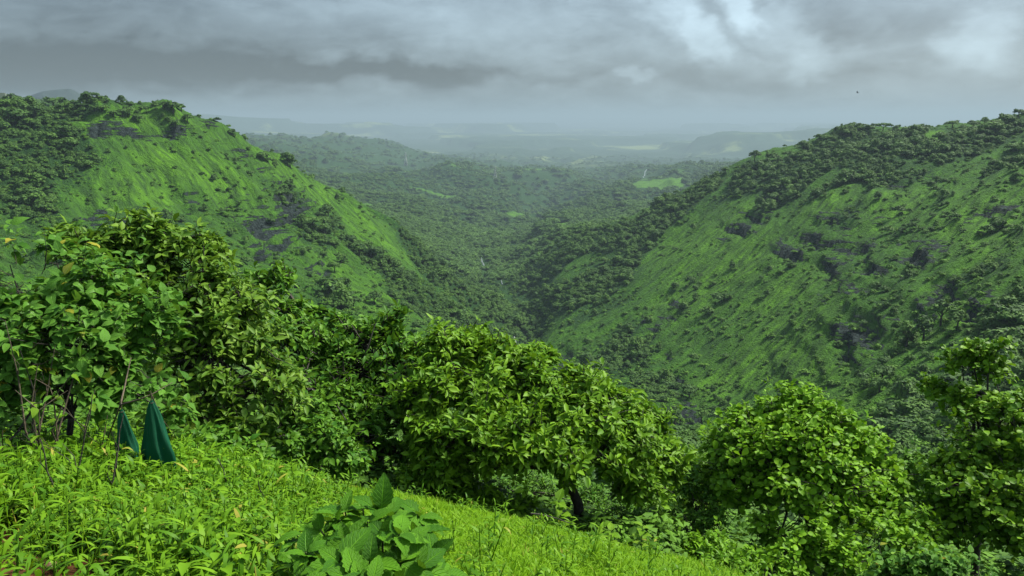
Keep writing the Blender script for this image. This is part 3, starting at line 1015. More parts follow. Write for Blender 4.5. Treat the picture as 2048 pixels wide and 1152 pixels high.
# trees standing out on the skyline of the plateau and of the far crest
RIM = [(293, 226, 12, 0, 1.0), (311, 224, 13, 1, 1.1), (346, 228, 24, 1, 1.25), (329, 226, 15, 0, 1.1), (362, 226, 15, 0, 1.2), (383, 227, 12, 0, .9), (262, 233, 15, 0, 1.4), (246, 235, 17, 1, 1.4), (228, 236, 13, 1, 1.4), (376, 251, 16, 0, 1.2), (352, 256, 14, 1, 1.3),
       (58, 214, 10, 1, 1.6), (80, 212, 12, 1, 1.7), (105, 214, 20, 1, 1.6), (122, 215, 19, 0, 1.5), (140, 217, 13, 1, 1.5), (165, 220, 11, 3, 1.8), (188, 225, 12, 1, 1.5), (205, 228, 14, 1, 1.5)]
CREST = [(1768, 262, 19, 3, 1.1), (1738, 268, 18, 1, 1.1), (1690, 275, 14, 0, 1.2), (1650, 286, 16, 1, 1.2), (1606, 306, 20, 0, 1.1), (1510, 326, 22, 0, 1.0), (1575, 318, 14, 1, 1.2), (1812, 264, 16, 1, 1.2), (1905, 256, 14, 1, 1.5), (1968, 244, 15, 0, 1.0), (2010, 240, 18, 1, 1.3), (2035, 234, 14, 1, 1.3), (1450, 350, 12, 1, 1.2), (1535, 322, 14, 2, 1.1)]
for lst, where, gp in ((RIM, 'standing on the rim of the grassy plateau', 'trees along the plateau rim'), (CREST, 'standing on the skyline crest across the gorge', 'trees along the far crest')):
    for (px, py, hp, var, wx) in lst:
        i, j = hit(px, py, _gt, 120)
        rr = min(GR[i, j], 680)
        a = azs[j]
        x, y = math.sin(a) * rr, math.cos(a) * rr
        z = float(ground_z(x, y))
        hh = hp / F_PX * rr
        lab = '%s dark %s tree %s' % ('tiny' if hp < 13 else 'small' if hp < 15 else 'middling' if hp < 18 else 'tall', VAR_WORD[var] if wx < 1.35 else 'wide ' + VAR_WORD[var], where)
        if px == 1768: lab = 'tall thin flat-topped tree rising above the bushes on the far crest'
        if px == 346: lab = 'largest dark round tree of the group on the grassy plateau rim'
        hill_tree(x, y, z - 0.15, hh * 1.1, wx, var, RNG.uniform(0, 6.28), lab, gp)

rest = is_tree.copy()
rest[picked] = False
q = np.where(rest)[0]
pos = np.stack([cx_[q], cy_[q], cz_[q] - hgt[q] * 0.22], -1)
wxy = RNG.uniform(0.95, 1.4, len(q)) * np.where(band[q] > 1, 1.35, 1.0)
scl = np.stack([hgt[q] * wxy, hgt[q] * wxy, hgt[q]], -1)
rot = np.stack([np.zeros(len(q)), np.zeros(len(q)), RNG.uniform(0, 6.28, len(q))], -1)
scatter('forest', pos, rot, scl, RNG.integers(0, 3, len(q)), CROWNS[:3], 'dense dark forest covering the gorge and the hills beyond')
q2 = np.where(is_bush)[0]
pos = np.stack([cx_[q2], cy_[q2], cz_[q2] - 0.15 * bh[q2]], -1)
wxy = RNG.uniform(0.9, 1.7, len(q2))
scl = np.stack([bh[q2] * wxy, bh[q2] * wxy, bh[q2] * RNG.uniform(.8, 1.2, len(q2))], -1)
rot = np.stack([np.zeros(len(q2)), np.zeros(len(q2)), RNG.uniform(0, 6.28, len(q2))], -1)
scatter('scrub', pos, rot, scl, RNG.integers(0, 3, len(q2)), BUSHES, 'low green scrub scattered over the grassy hillsides')
print('forest', len(q), 'scrub', len(q2))
n3 = 1500
ua, ur = RNG.uniform(-0.66, 0.66, n3), np.exp(RNG.uniform(math.log(6.6), math.log(34), n3))
ux, uy = np.sin(ua) * ur, np.cos(ua) * ur
ur = ur + 1.2 * (ua > 0.2)
ux, uy = np.sin(ua) * ur, np.cos(ua) * ur
uh = RNG.uniform(0.35, 0.8, n3) * np.clip(ur / 9, 0.7, 2.2)
scatter('undergrowth', np.stack([ux, uy, ground_z(ux, uy) - 0.1 * uh], -1), np.stack([np.zeros(n3), np.zeros(n3), RNG.uniform(0, 6.28, n3)], -1),
        np.stack([uh * 1.3, uh * 1.3, uh], -1), RNG.integers(0, 3, n3), FINE_BUSHES, 'shaded leafy undergrowth filling the slope below the bank')


# ------------------------------------------------------------------ shrubs and trees along the lookout edge
def fg_tree(name, label, cat, lobes, trunk, kind, leaf_len, n_cl, per, mat, n_single=220, group=None, tilt=(45, 100), up=0.5, seed=1, twig_mat=None, gap=0.12, trunk_r=0.05):
    rg = np.random.default_rng(seed)
    if leaf_len < 0.2:
        leaf_len, n_cl, per = leaf_len * 0.50, int(n_cl * 3.1), per - 1
    C = np.array([px_pt(px, py, r) for px, py, rad, r in lobes])
    D = np.array([np.linalg.norm(c - [0, 0, CAM_Z]) for c in C])
    R = 0.92 * np.array([rad * d / F_PX for (_, _, rad, _), d in zip(lobes, D)])
    tp = np.array([px_pt(px, py, r) for px, py, r in trunk])
    gz = float(ground_z(tp[0][0], tp[0][1]))
    tp[0][2] = gz - 0.08
    if tp[1][2] < gz + .1: tp[1][2] = gz + 0.15
    root = empty(name, (tp[0][0], tp[0][1], gz))
    inv = -np.array([tp[0][0], tp[0][1], gz])
    tag(root, label, cat, group)
    bark = twig_mat or M_BARK
    # trunk and a limb towards every lobe
    n = len(tp)
    tpf = np.array([np.array([np.interp(s, np.arange(n), tp[:, k]) for k in range(3)]) for s in np.linspace(0, n - 1, 3 * n)])
    tpf[1:-1] += rg.normal(size=(len(tpf) - 2, 3)) * trunk_r * 0.35
    V, Fq = tube(tpf + inv, np.linspace(trunk_r, trunk_r * 0.45, len(tpf)), 8)
    b = Bag()
    b.add(V, Fq)
    link('trunk', b.mesh('trunk', bark), root)
    for c, r in zip(C, R):
        s = tpf[int(len(tpf) * rg.uniform(0.45, 0.95))]
        m1 = s * .6 + c * .4 + np.array([0, 0, .12 * r]) + rg.normal(size=3) * r * .25
        m2 = s * .25 + c * .75 + rg.normal(size=3) * r * .2
        V, Fq = tube(np.array([s, m1, m2, c]) + inv, [trunk_r * .42, trunk_r * .32, trunk_r * .22, trunk_r * .12], 5)
        b = Bag()
        b.add(V, Fq)
        link('limb', b.mesh('limb', bark), root)
    # twig tips over the lobes
    W = R ** 2 / (R ** 2).sum()
    L = rg.choice(len(C), n_cl, p=W)
    d = unit(rg.normal(size=(n_cl, 3)))
    d[:, 2] = np.where(d[:, 2] < -0.5, -d[:, 2] * .7, d[:, 2])
    view = unit(C[L])
    back = (d * view).sum(-1) > 0.45
    d[back] *= np.where(rg.uniform(size=(back.sum(), 1)) < 0.6, -1, 1)
    bumpy = 1 + 0.6 * vnoise(d[:, 0] * 3.0 + L * 3.7, d[:, 2] * 2.2 + d[:, 1] * 1.3, seed + 3)
    rr = R[L] * rg.uniform(0.5, 1.05, n_cl) ** 0.7 * bumpy
    sprig = rg.uniform(size=n_cl) < 0.16
    rr = np.where(sprig & (d[:, 2] > -0.1), rr * rg.uniform(1.1, 1.5, n_cl), rr)
    tips = C[L] + d * rr[:, None]
    inside = np.zeros(n_cl, bool)
    for c, r in zip(C, R):
        inside |= np.linalg.norm(tips - c, axis=-1) < r * 0.5
    if gap:
        nz3 = 0.6 * vnoise(tips[:, 0] * 2.6 + 7, tips[:, 2] * 2.6 + tips[:, 1], seed) + 0.6 * vnoise(tips[:, 0] * 6 + 3, tips[:, 2] * 6 + tips[:, 1] * 3, seed + 1)
        inside |= nz3 > 0.68 - gap * 1.9
    tips, d, L = tips[~inside], d[~inside], L[~inside]
    ax = unit(d * 0.7 + np.array([0, 0, up]) + rg.normal(size=d.shape) * 0.3)
    # twigs
    b = Bag()
    sel = rg.uniform(size=len(tips)) < 0.55
    for t, l, a in zip(tips[sel], L[sel], ax[sel]):
        s = C[l] + (t - C[l]) * 0.25 + rg.normal(size=3) * R[l] * .15
        V, Fq = tube(np.array([s, (s + t) / 2 + rg.normal(size=3) * R[l] * .1, t]) + inv, [trunk_r * .12, trunk_r * .09, trunk_r * .05], 3)
        b.add(V, Fq)
    tag(link('twigs', b.mesh('twigs', bark), root), None, None, None, 'stuff')
    # leaves
    nt_ = len(tips)
    A = np.repeat(ax, per, 0)
    P0 = np.repeat(tips, per, 0)
    N = len(A)
    ref = unit(np.cross(A, rg.normal(size=(N, 3))))
    th = np.radians(rg.uniform(tilt[0], tilt[1], N))
    fwd = A * np.cos(th)[:, None] + ref * np.sin(th)[:, None]
    fwd[:, 2] -= rg.uniform(-0.45, 0.25, N)
    fwd = unit(fwd)
    S = leaf_len * np.repeat(rg.uniform(0.75, 1.25, nt_), per) * rg.uniform(0.5, 1.25, N)
    P = P0 - A * (rg.uniform(0, 0.7, N) * leaf_len)[:, None] + fwd * 0.01
    upv = unit(A + np.array([0, 0, 0.9]) + rg.normal(size=(N, 3)) * 0.55)
    M = frame(fwd, upv)
    base = np.repeat(rg.uniform(0, 0.75, nt_), per)
    rnd = np.clip(base + rg.uniform(0, 0.25, N), 0, 0.999)
    # the leaves that can be picked out from the lookout become parts of their own
    mid_p = P + fwd * S[:, None] * .5
    lx, ly, ld = to_px(mid_p)
    key = np.floor(lx / 13).astype(int) * 4096 + np.floor(ly / 13).astype(int)
    order = np.lexsort((ld, key))
    first = np.ones(N, bool)
    first[1:] = key[order][1:] != key[order][:-1]
    front = order[first]
    front = front[(lx[front] > 0) & (lx[front] < 2048) & (ly[front] > 0) & (ly[front] < 1152)]
    size = np.abs(S[front] / ld[front]) * (0.4 + np.linalg.norm(np.cross(fwd[front], unit(P[front])), axis=-1))
    single = front[np.argsort(-size)[:n_single]]
    keep = np.ones(N, bool)
    keep[single] = False
    me = merged_leaves('foliage', kind, M[keep], P[keep] + inv, S[keep], rnd[keep], mat)
    tag(link('foliage', me, root), None, None, None, 'stuff')
    nv = len(LEAF[kind])
    for i in single:
        o = link('leaf', shared_leaf(kind, int(rg.integers(0, nv)), mat), root)
        mt = Matrix([list(M[i].T[0] * S[i]) + [P[i][0] + inv[0]], list(M[i].T[1] * S[i]) + [P[i][1] + inv[1]], list(M[i].T[2] * S[i]) + [P[i][2] + inv[2]], [0, 0, 0, 1]])
        o.matrix_local = mt
    return root


fg_tree('broadleaf_shrub', 'tall broad-leaved shrub with a few yellow leaves and bare lower stems', 'shrub',
        [(30, 580, 70, 4.9), (90, 560, 70, 5.0), (150, 590, 80, 4.9), (215, 560, 55, 5.2), (250, 640, 75, 4.8), (310, 690, 60, 4.8), (60, 690, 80, 4.7), (150, 690, 85, 4.6), (240, 740, 70, 4.7), (40, 800, 60, 4.6), (130, 800, 60, 4.6), (310, 620, 45, 5.1), (330, 760, 45, 4.9), (210, 800, 40, 4.6), (110, 515, 35, 5.1), (20, 530, 40, 5.1), (50, 870, 48, 4.5), (140, 870, 44, 4.6), (0, 900, 40, 4.4), (200, 860, 34, 4.7), (345, 830, 36, 5.2), (10, 740, 60, 4.7)],
        [(150, 960, 4.7), (140, 830, 4.75), (140, 690, 4.8)], 'ovate', 0.12, 800, 5, M_BROAD, 300, seed=21, trunk_r=0.022, gap=0.26)
fg_tree('leafy_tree', 'olive green tree with long leaves rising behind the broad-leaved shrub', 'tree',
        [(290, 475, 42, 6.6), (230, 500, 48, 6.6), (160, 495, 45, 6.6), (350, 500, 55, 6.6), (420, 500, 38, 6.7), (300, 560, 70, 6.6), (390, 570, 75, 6.5), (440, 640, 80, 6.4), (360, 660, 90, 6.4), (500, 690, 70, 6.5), (420, 750, 90, 6.2), (510, 790, 75, 6.2), (380, 830, 70, 6.1), (120, 480, 25, 6.6), (470, 870, 60, 6.0), (560, 760, 50, 6.4), (420, 905, 40, 5.9), (500, 610, 40, 6.8), (290, 445, 20, 6.7)],
        [(395, 930, 6.6), (385, 800, 6.6), (330, 640, 6.6), (285, 540, 6.7)], 'lance', 0.15, 1250, 6, M_OLIVE, 300, seed=22, trunk_r=0.05, gap=0.16)
fg_tree('leafy_tree', 'bushy tree with glossy upright leaf tufts and a dark hollow at its foot', 'tree',
        [(560, 560, 30, 8.6), (520, 560, 30, 8.6), (575, 620, 34, 8.4), (640, 700, 58, 8), (720, 690, 55, 8), (790, 640, 30, 8.1), (770, 690, 55, 8), (700, 760, 80, 7.8), (600, 730, 60, 8), (800, 770, 70, 7.8), (640, 810, 80, 7.4), (740, 840, 70, 7.4), (580, 830, 60, 7.2), (560, 680, 44, 8.2), (820, 850, 50, 7.4), (840, 760, 50, 8.0), (830, 700, 30, 8.1), (600, 670, 40, 8.3), (680, 880, 60, 7.2), (790, 910, 40, 7.4)],
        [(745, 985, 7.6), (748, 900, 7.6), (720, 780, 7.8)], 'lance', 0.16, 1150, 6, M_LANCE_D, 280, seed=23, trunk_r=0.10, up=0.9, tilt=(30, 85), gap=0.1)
fg_tree('spreading_tree', 'wide spreading tree with a leaning dark trunk and long yellow-green leaves', 'tree',
        [(890, 700, 48, 7.6), (940, 690, 40, 7.8), (990, 715, 50, 7.6), (1050, 730, 45, 7.6), (1095, 715, 24, 7.7), (880, 780, 75, 7.3), (970, 790, 80, 7.2), (1070, 800, 80, 7.2), (1160, 810, 70, 7.4), (1230, 830, 60, 7.6), (1290, 850, 46, 7.8), (860, 860, 60, 7.0), (950, 880, 75, 6.8), (1050, 890, 80, 6.7), (1150, 890, 80, 6.9), (1240, 900, 70, 7.2), (1310, 910, 55, 7.6), (900, 930, 55, 6.8), (1280, 960, 60, 7.3), (1340, 930, 40, 7.8), (1130, 760, 30, 7.6)],
        [(1170, 1060, 7.2), (1150, 985, 7.1), (1118, 925, 7.0), (1085, 860, 7.0)], 'lance', 0.165, 2300, 6, M_LANCE, 300, seed=24, trunk_r=0.06, up=0.6, gap=0.10)
fg_tree('round_leaf_tree', 'bright green tree with rounded leaves and a pointed top', 'tree',
        [(1595, 795, 34, 8.8), (1585, 830, 40, 8.8), (1490, 850, 42, 8.6), (1545, 850, 46, 8.6), (1650, 840, 44, 8.6), (1440, 900, 40, 8.6), (1520, 910, 65, 8.3), (1610, 900, 70, 8.2), (1690, 890, 45, 8.4), (1475, 970, 60, 8.2), (1570, 980, 75, 8.0), (1660, 970, 70, 8.1), (1740, 900, 40, 8.8), (1735, 960, 45, 8.6), (1790, 950, 34, 8.8), (1760, 1010, 48, 8.5), (1630, 1030, 50, 7.8), (1560, 1070, 55, 7.8), (1420, 960, 40, 8.6)],
        [(1625, 1170, 8.3), (1620, 1080, 8.3), (1600, 960, 8.4), (1590, 860, 8.6)], 'round', 0.128, 1450, 6, M_ROUND, 300, seed=25, trunk_r=0.06, up=0.6, gap=0.08)
fg_tree('leafy_tree', 'open dark green tree with drooping rounded leaves at the end of the bank', 'tree',
        [(1955, 705, 36, 9.8), (1925, 740, 40, 9.8), (1985, 745, 34, 9.8), (1870, 775, 26, 9.8), (1920, 800, 40, 9.6), (1960, 830, 50, 9.4), (2020, 830, 50, 9.2), (2050, 880, 55, 9.0), (1980, 900, 60, 9.0), (1900, 950, 55, 8.8), (1960, 980, 65, 8.6), (2030, 980, 60, 8.6), (1880, 1020, 40, 8.6), (1990, 1050, 55, 8.4), (1910, 1060, 40, 8.4), (2060, 1060, 50, 8.4), (2000, 690, 20, 9.8)],
        [(1945, 1180, 8.8), (1955, 1080, 8.8), (1965, 940, 9.1), (1955, 780, 9.6)], 'round', 0.125, 1150, 6, M_LANCE, 260, seed=26, trunk_r=0.045, gap=0.2)
fg_tree('thicket_bush', 'dark small-leaved bush between the spreading tree and the bright tree', 'bush',
        [(1370, 970, 40, 8.4), (1400, 1030, 55, 8.2), (1340, 1040, 50, 8.0), (1440, 1060, 55, 7.9), (1300, 1050, 40, 7.6), (1380, 1100, 50, 7.6), (1470, 1110, 45, 7.6), (1250, 1050, 34, 7.4)],
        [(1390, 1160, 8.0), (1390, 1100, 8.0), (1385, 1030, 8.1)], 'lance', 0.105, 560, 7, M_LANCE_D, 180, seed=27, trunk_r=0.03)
fg_tree('thicket_bush', 'low bush of pale-backed leaves at the foot of the dark hollow', 'bush',
        [(610, 880, 45, 6.4), (660, 900, 50, 6.3), (700, 920, 36, 6.2), (570, 900, 40, 6.2), (640, 850, 40, 6.6), (540, 880, 34, 6.3)],
        [(640, 975, 6.4), (640, 930, 6.4), (640, 880, 6.4)], 'ovate', 0.10, 330, 6, M_LANCE_D, 160, seed=28, trunk_r=0.02)
fg_tree('thicket_bush', 'shaded tangle of twigs and leaves under the spreading tree', 'bush',
        [(860, 960, 50, 7.6), (940, 985, 50, 7.8), (1020, 1000, 50, 8.0), (1080, 980, 50, 8.2), (1090, 1030, 40, 8.0), (1230, 1030, 40, 8.0), (1180, 990, 40, 8.4), (800, 920, 50, 8.0)],
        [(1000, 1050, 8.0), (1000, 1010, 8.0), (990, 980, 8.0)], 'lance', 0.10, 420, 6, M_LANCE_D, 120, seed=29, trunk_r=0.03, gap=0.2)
fg_tree('thicket_bush', 'bush of mixed leaves under the bright rounded-leaf tree', 'bush',
        [(1700, 1060, 50, 7.8), (1760, 1090, 50, 7.6), (1640, 1100, 50, 7.4), (1570, 1120, 45, 7.2), (1830, 1060, 40, 8.0), (1820, 1110, 45, 7.6), (1500, 1130, 40, 7.2), (1700, 1130, 50, 7.2)],
        [(1710, 1200, 7.6), (1710, 1150, 7.6), (1710, 1090, 7.6)], 'round', 0.11, 430, 6, M_ROUND, 160, seed=30, trunk_r=0.03, gap=0.1)
fg_tree('creeper_bush', 'low pale-leaved bush at the bottom of the bank below the open tree', 'bush',
        [(1800, 1150, 36, 6.4), (1850, 1145, 34, 6.4), (1900, 1148, 34, 6.4), (1940, 1160, 34, 6.4), (1760, 1165, 30, 6.3)],
        [(1850, 1230, 6.4), (1850, 1190, 6.4), (1850, 1160, 6.4)], 'ovate', 0.11, 170, 6, M_BROAD, 150, seed=31, trunk_r=0.02)
fg_tree('distant_bush', 'rounded bush on the slope just beyond the lookout trees', 'bush',
        [(600, 640, 34, 34), (650, 640, 34, 34), (690, 655, 30, 33), (630, 670, 34, 33), (730, 670, 30, 33)],
        [(650, 720, 33), (650, 690, 33), (650, 660, 33)], 'ovate', 0.30, 420, 6, M_LANCE_D, 60, seed=32, trunk_r=0.08)

fg_tree('thicket_bush', 'yellow-green bush at the grass edge below the spreading tree', 'bush',
        [(830, 960, 36, 6.8), (880, 975, 40, 6.8), (930, 990, 36, 6.7), (980, 1005, 36, 6.6), (1040, 1020, 32, 6.6)],
        [(920, 1040, 6.7), (920, 1015, 6.7), (920, 990, 6.7)], 'lance', 0.115, 300, 6, M_LANCE, 150, seed=33, trunk_r=0.02, gap=0.1)
fg_tree('thicket_bush', 'leafy bush at the grass edge behind the green net bags', 'bush',
        [(400, 890, 40, 5.6), (450, 905, 36, 5.6), (500, 915, 34, 5.7), (360, 860, 40, 5.6)],
        [(430, 960, 5.7), (430, 930, 5.7), (430, 900, 5.7)], 'ovate', 0.10, 240, 6, M_LANCE_D, 150, seed=34, trunk_r=0.02, gap=0.1)
fg_tree('thicket_bush', 'light green bush at the lower grass edge before the bright tree', 'bush',
        [(1420, 1110, 36, 6.9), (1370, 1110, 34, 6.8), (1480, 1130, 36, 6.9), (1320, 1090, 30, 6.8), (1540, 1150, 34, 6.9)],
        [(1420, 1170, 6.9), (1420, 1140, 6.9), (1420, 1110, 6.9)], 'ovate', 0.10, 260, 6, M_ROUND, 150, seed=35, trunk_r=0.02, gap=0.1)

fg_tree('thicket_bush', 'mid green bush filling the dip between spreading tree and bright tree', 'bush',
        [(1370, 930, 44, 9.6), (1410, 960, 44, 9.4), (1340, 960, 50, 9.2), (1390, 1000, 50, 9.0), (1310, 990, 44, 8.8)],
        [(1370, 1120, 9.2), (1370, 1050, 9.2), (1370, 980, 9.2)], 'lance', 0.13, 420, 6, M_LANCE, 150, seed=36, trunk_r=0.03)
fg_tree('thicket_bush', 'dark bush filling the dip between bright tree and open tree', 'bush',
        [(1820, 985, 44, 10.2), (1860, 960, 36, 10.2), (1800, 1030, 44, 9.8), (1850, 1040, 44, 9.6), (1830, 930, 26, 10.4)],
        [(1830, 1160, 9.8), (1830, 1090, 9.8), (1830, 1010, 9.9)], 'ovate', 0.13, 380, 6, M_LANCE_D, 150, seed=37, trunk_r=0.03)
fg_tree('thicket_bush', 'bush filling the dip between glossy-tufted tree and spreading tree', 'bush',
        [(840, 740, 36, 9.0), (850, 800, 50, 8.6), (820, 830, 40, 8.4), (870, 720, 26, 9.0)],
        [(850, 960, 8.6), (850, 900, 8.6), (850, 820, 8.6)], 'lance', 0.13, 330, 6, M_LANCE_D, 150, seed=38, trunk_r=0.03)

# ------------------------------------------------------------------ saplings in the grass
def sapling(px, r, h, n, label, mat, kind='ovate', ll=0.09, seed=1, group='fresh saplings at the edge of the grass', name='sapling'):
    rg = np.random.default_rng(seed)
    a, _ = px_azel(px, 1050)
    x, y = math.sin(a) * r, math.cos(a) * r
    z = float(ground_z(x, y))
    root = empty(name, (x, y, z))
    tag(root, label, 'plant', group)
    lean = rg.normal(size=2) * 0.12
    path = [np.array([lean[0] * t * h, lean[1] * t * h, h * t - 0.03]) for t in np.linspace(0, 1, 5)]
    V, Fq = tube(path, np.linspace(.006, .003, 5), 5)
    b = Bag(); b.add(V, Fq)
    link('stem', b.mesh('stem', M_STEM), root)
    for k in range(n):
        t = 0.35 + 0.65 * k / (n - 1)
        p = np.array([lean[0] * t * h, lean[1] * t * h, h * t - 0.03])
        w = k * 2.4 + rg.uniform(-.3, .3)
        f = unit(np.array([math.cos(w), math.sin(w), rg.uniform(0.0, 0.5) + 0.5 * (k == n - 1)]))
        M = frame(f[None], np.array([[0, 0, 1.0]]))[0]
        s = ll * rg.uniform(.75, 1.2)
        o = link('leaf', shared_leaf(kind, int(rg.integers(0, 3)), mat), root)
        o.matrix_local = Matrix([list(M.T[q] * s) + [p[q]] for q in range(3)] + [[0, 0, 0, 1]])


sapling(1128, 6.0, 0.34, 12, 'fresh yellow-green sapling beside the leaning dark trunk', M_FRESH, seed=41, ll=.11)
sapling(1205, 6.3, 0.26, 9, 'small fresh sapling just past the leaning dark trunk', M_FRESH, seed=42)
sapling(1284, 6.0, 0.28, 10, 'fresh sapling standing before the dark small-leaved bush', M_FRESH, seed=43)
sapling(395, 4.6, 0.26, 6, 'single big leaf sprout in the grass near the green bags', M_BIG, seed=44, ll=.12)
sapling(1225, 5.6, 0.20, 7, 'tiny leafy sprout on the grass slope edge', M_FRESH, seed=45)
sapling(205, 2.55, 0.14, 6, 'little clover-like seedling on the bare soil', M_BROAD, seed=46, ll=.05)

# bare dark stalks standing in the grass
def stalk(px, py, r, h, label, seed, forks=1):
    rg = np.random.default_rng(seed)
    a, _ = px_azel(px, py)
    x, y = math.sin(a) * r, math.cos(a) * r
    z = float(ground_z(x, y))
    ln = rg.normal(size=2) * 0.15
    path = [np.array([ln[0] * t * h + rg.normal() * .006, ln[1] * t * h, h * t - .04]) for t in np.linspace(0, 1, 7)]
    b = Bag()
    b.add(*tube(path, np.linspace(.0045, .002, 7), 5))
    for _ in range(forks):
        k = rg.integers(2, 5)
        d = np.array([rg.uniform(-.5, .5), rg.uniform(-.3, .3), .6]) * h * .4
        b.add(*tube([path[k], path[k] + d * .5 + rg.normal(size=3) * .01, path[k] + d], [.0025, .002, .001], 4))
    o = link('dry_stalk', b.mesh('dry_stalk', M_BARK))
    o.location = (x, y, z)
    tag(o, label, 'stalk', 'dry stalks in the grass')


STALKS = [(466, 3.6, .30, 2, 'tall dry dark stalk with a fork standing in the grass'), (440, 3.5, .22, 0, 'dry dark stalk leaning in the open grass'), (548, 3.5, .26, 0, 'dry dark stalk leaning in the open grass'),
          (205, 3.5, .42, 2, 'dry forked stalk among the weeds below the green bags'), (118, 3.3, .40, 1, 'dry forked stalk among the weeds by the soil patch'), (360, 4.2, .30, 1, 'dry forked stalk beside the larger green bag'), (235, 3.6, .36, 0, 'dry dark stalk leaning in the open grass'), (700, 4.0, .22, 1, 'dry dark stalk leaning in the open grass'), (130, 3.6, .5, 3, 'branching dry twig among the weeds')]
for k, (px, r, h, fk, lb) in enumerate(STALKS):
    stalk(px, 1000, r, h, lb, 60 + k, fk)
# a bare twig lying on the grass slope
p0, p1 = px_pt(1060, 1100, 4.6), px_pt(1145, 1072, 5.0)
b = Bag()
tw = [p0 + (p1 - p0) * t + np.array([0, 0, .03 * math.sin(t * 3)]) for t in np.linspace(0, 1, 6)]
for t_ in tw: t_[2] = float(ground_z(t_[0], t_[1])) + 0.12
b.add(*tube(tw, np.linspace(.006, .003, 6), 5))
b.add(*tube([tw[3], tw[3] + np.array([.08, .05, .05])], [.003, .001], 4))
tag(link('fallen_twig', b.mesh('fallen_twig', M_BARK)), 'thin dark twig lying across the grass slope', 'twig')

# leggy shrub of bare stems at the left end of the bank
def twiggy():
    rg = np.random.default_rng(91)
    a, _ = px_azel(95, 960)
    x, y = math.sin(a) * 4.25, math.cos(a) * 4.25
    z = float(ground_z(x, y))
    root = empty('twiggy_shrub', (x, y, z))
    tag(root, 'leggy shrub of dark bare stems with a few yellowing leaves', 'shrub')
    base = np.array([x, y, z])
    for (px, py, r) in [(10, 640, 4.3), (40, 700, 4.2), (75, 730, 4.2), (110, 690, 4.3), (150, 740, 4.2), (190, 780, 4.2), (30, 780, 4.1), (130, 800, 4.1), (215, 830, 4.1), (60, 840, 4.0), (5, 860, 4.0), (170, 700, 4.4)]:
        tip = px_pt(px, py, r)
        s = base + np.array([rg.normal() * .06, rg.normal() * .04, -.04])
        k1 = s * .65 + tip * .35 + rg.normal(size=3) * .035
        k2 = s * .3 + tip * .7 + rg.normal(size=3) * .03
        b = Bag()
        b.add(*tube(np.array([s, k1, k2, tip]) - base, [.007, .005, .0035, .0015], 5))
        for q_ in (k1, k2):
            e = q_ + np.array([rg.uniform(-.12, .12), rg.uniform(-.08, .08), rg.uniform(.05, .14)])
            b.add(*tube(np.array([q_, (q_ + e) / 2 + rg.normal(size=3) * .01, e]) - base, [.003, .002, .001], 4))
        link('stem', b.mesh('stem', M_TWIG if px % 20 else M_BARK), root)
        for _ in range(4):
            p = k2 + (tip - k2) * rg.uniform(0, 1) - base
            f = unit(rg.normal(size=3) * np.array([1, 1, .5]))
            M = frame(f[None], np.array([[0, 0, 1.0]]) + rg.normal(size=(1, 3)) * .3)[0]
            s_ = rg.uniform(.035, .07)
            o = link('leaf', shared_leaf('ovate', int(rg.integers(0, 3)), M_BROAD if rg.uniform() < .6 else M_FRESH), root)
            o.matrix_local = Matrix([list(M.T[q] * s_) + [p[q]] for q in range(3)] + [[0, 0, 0, 1]])


twiggy()

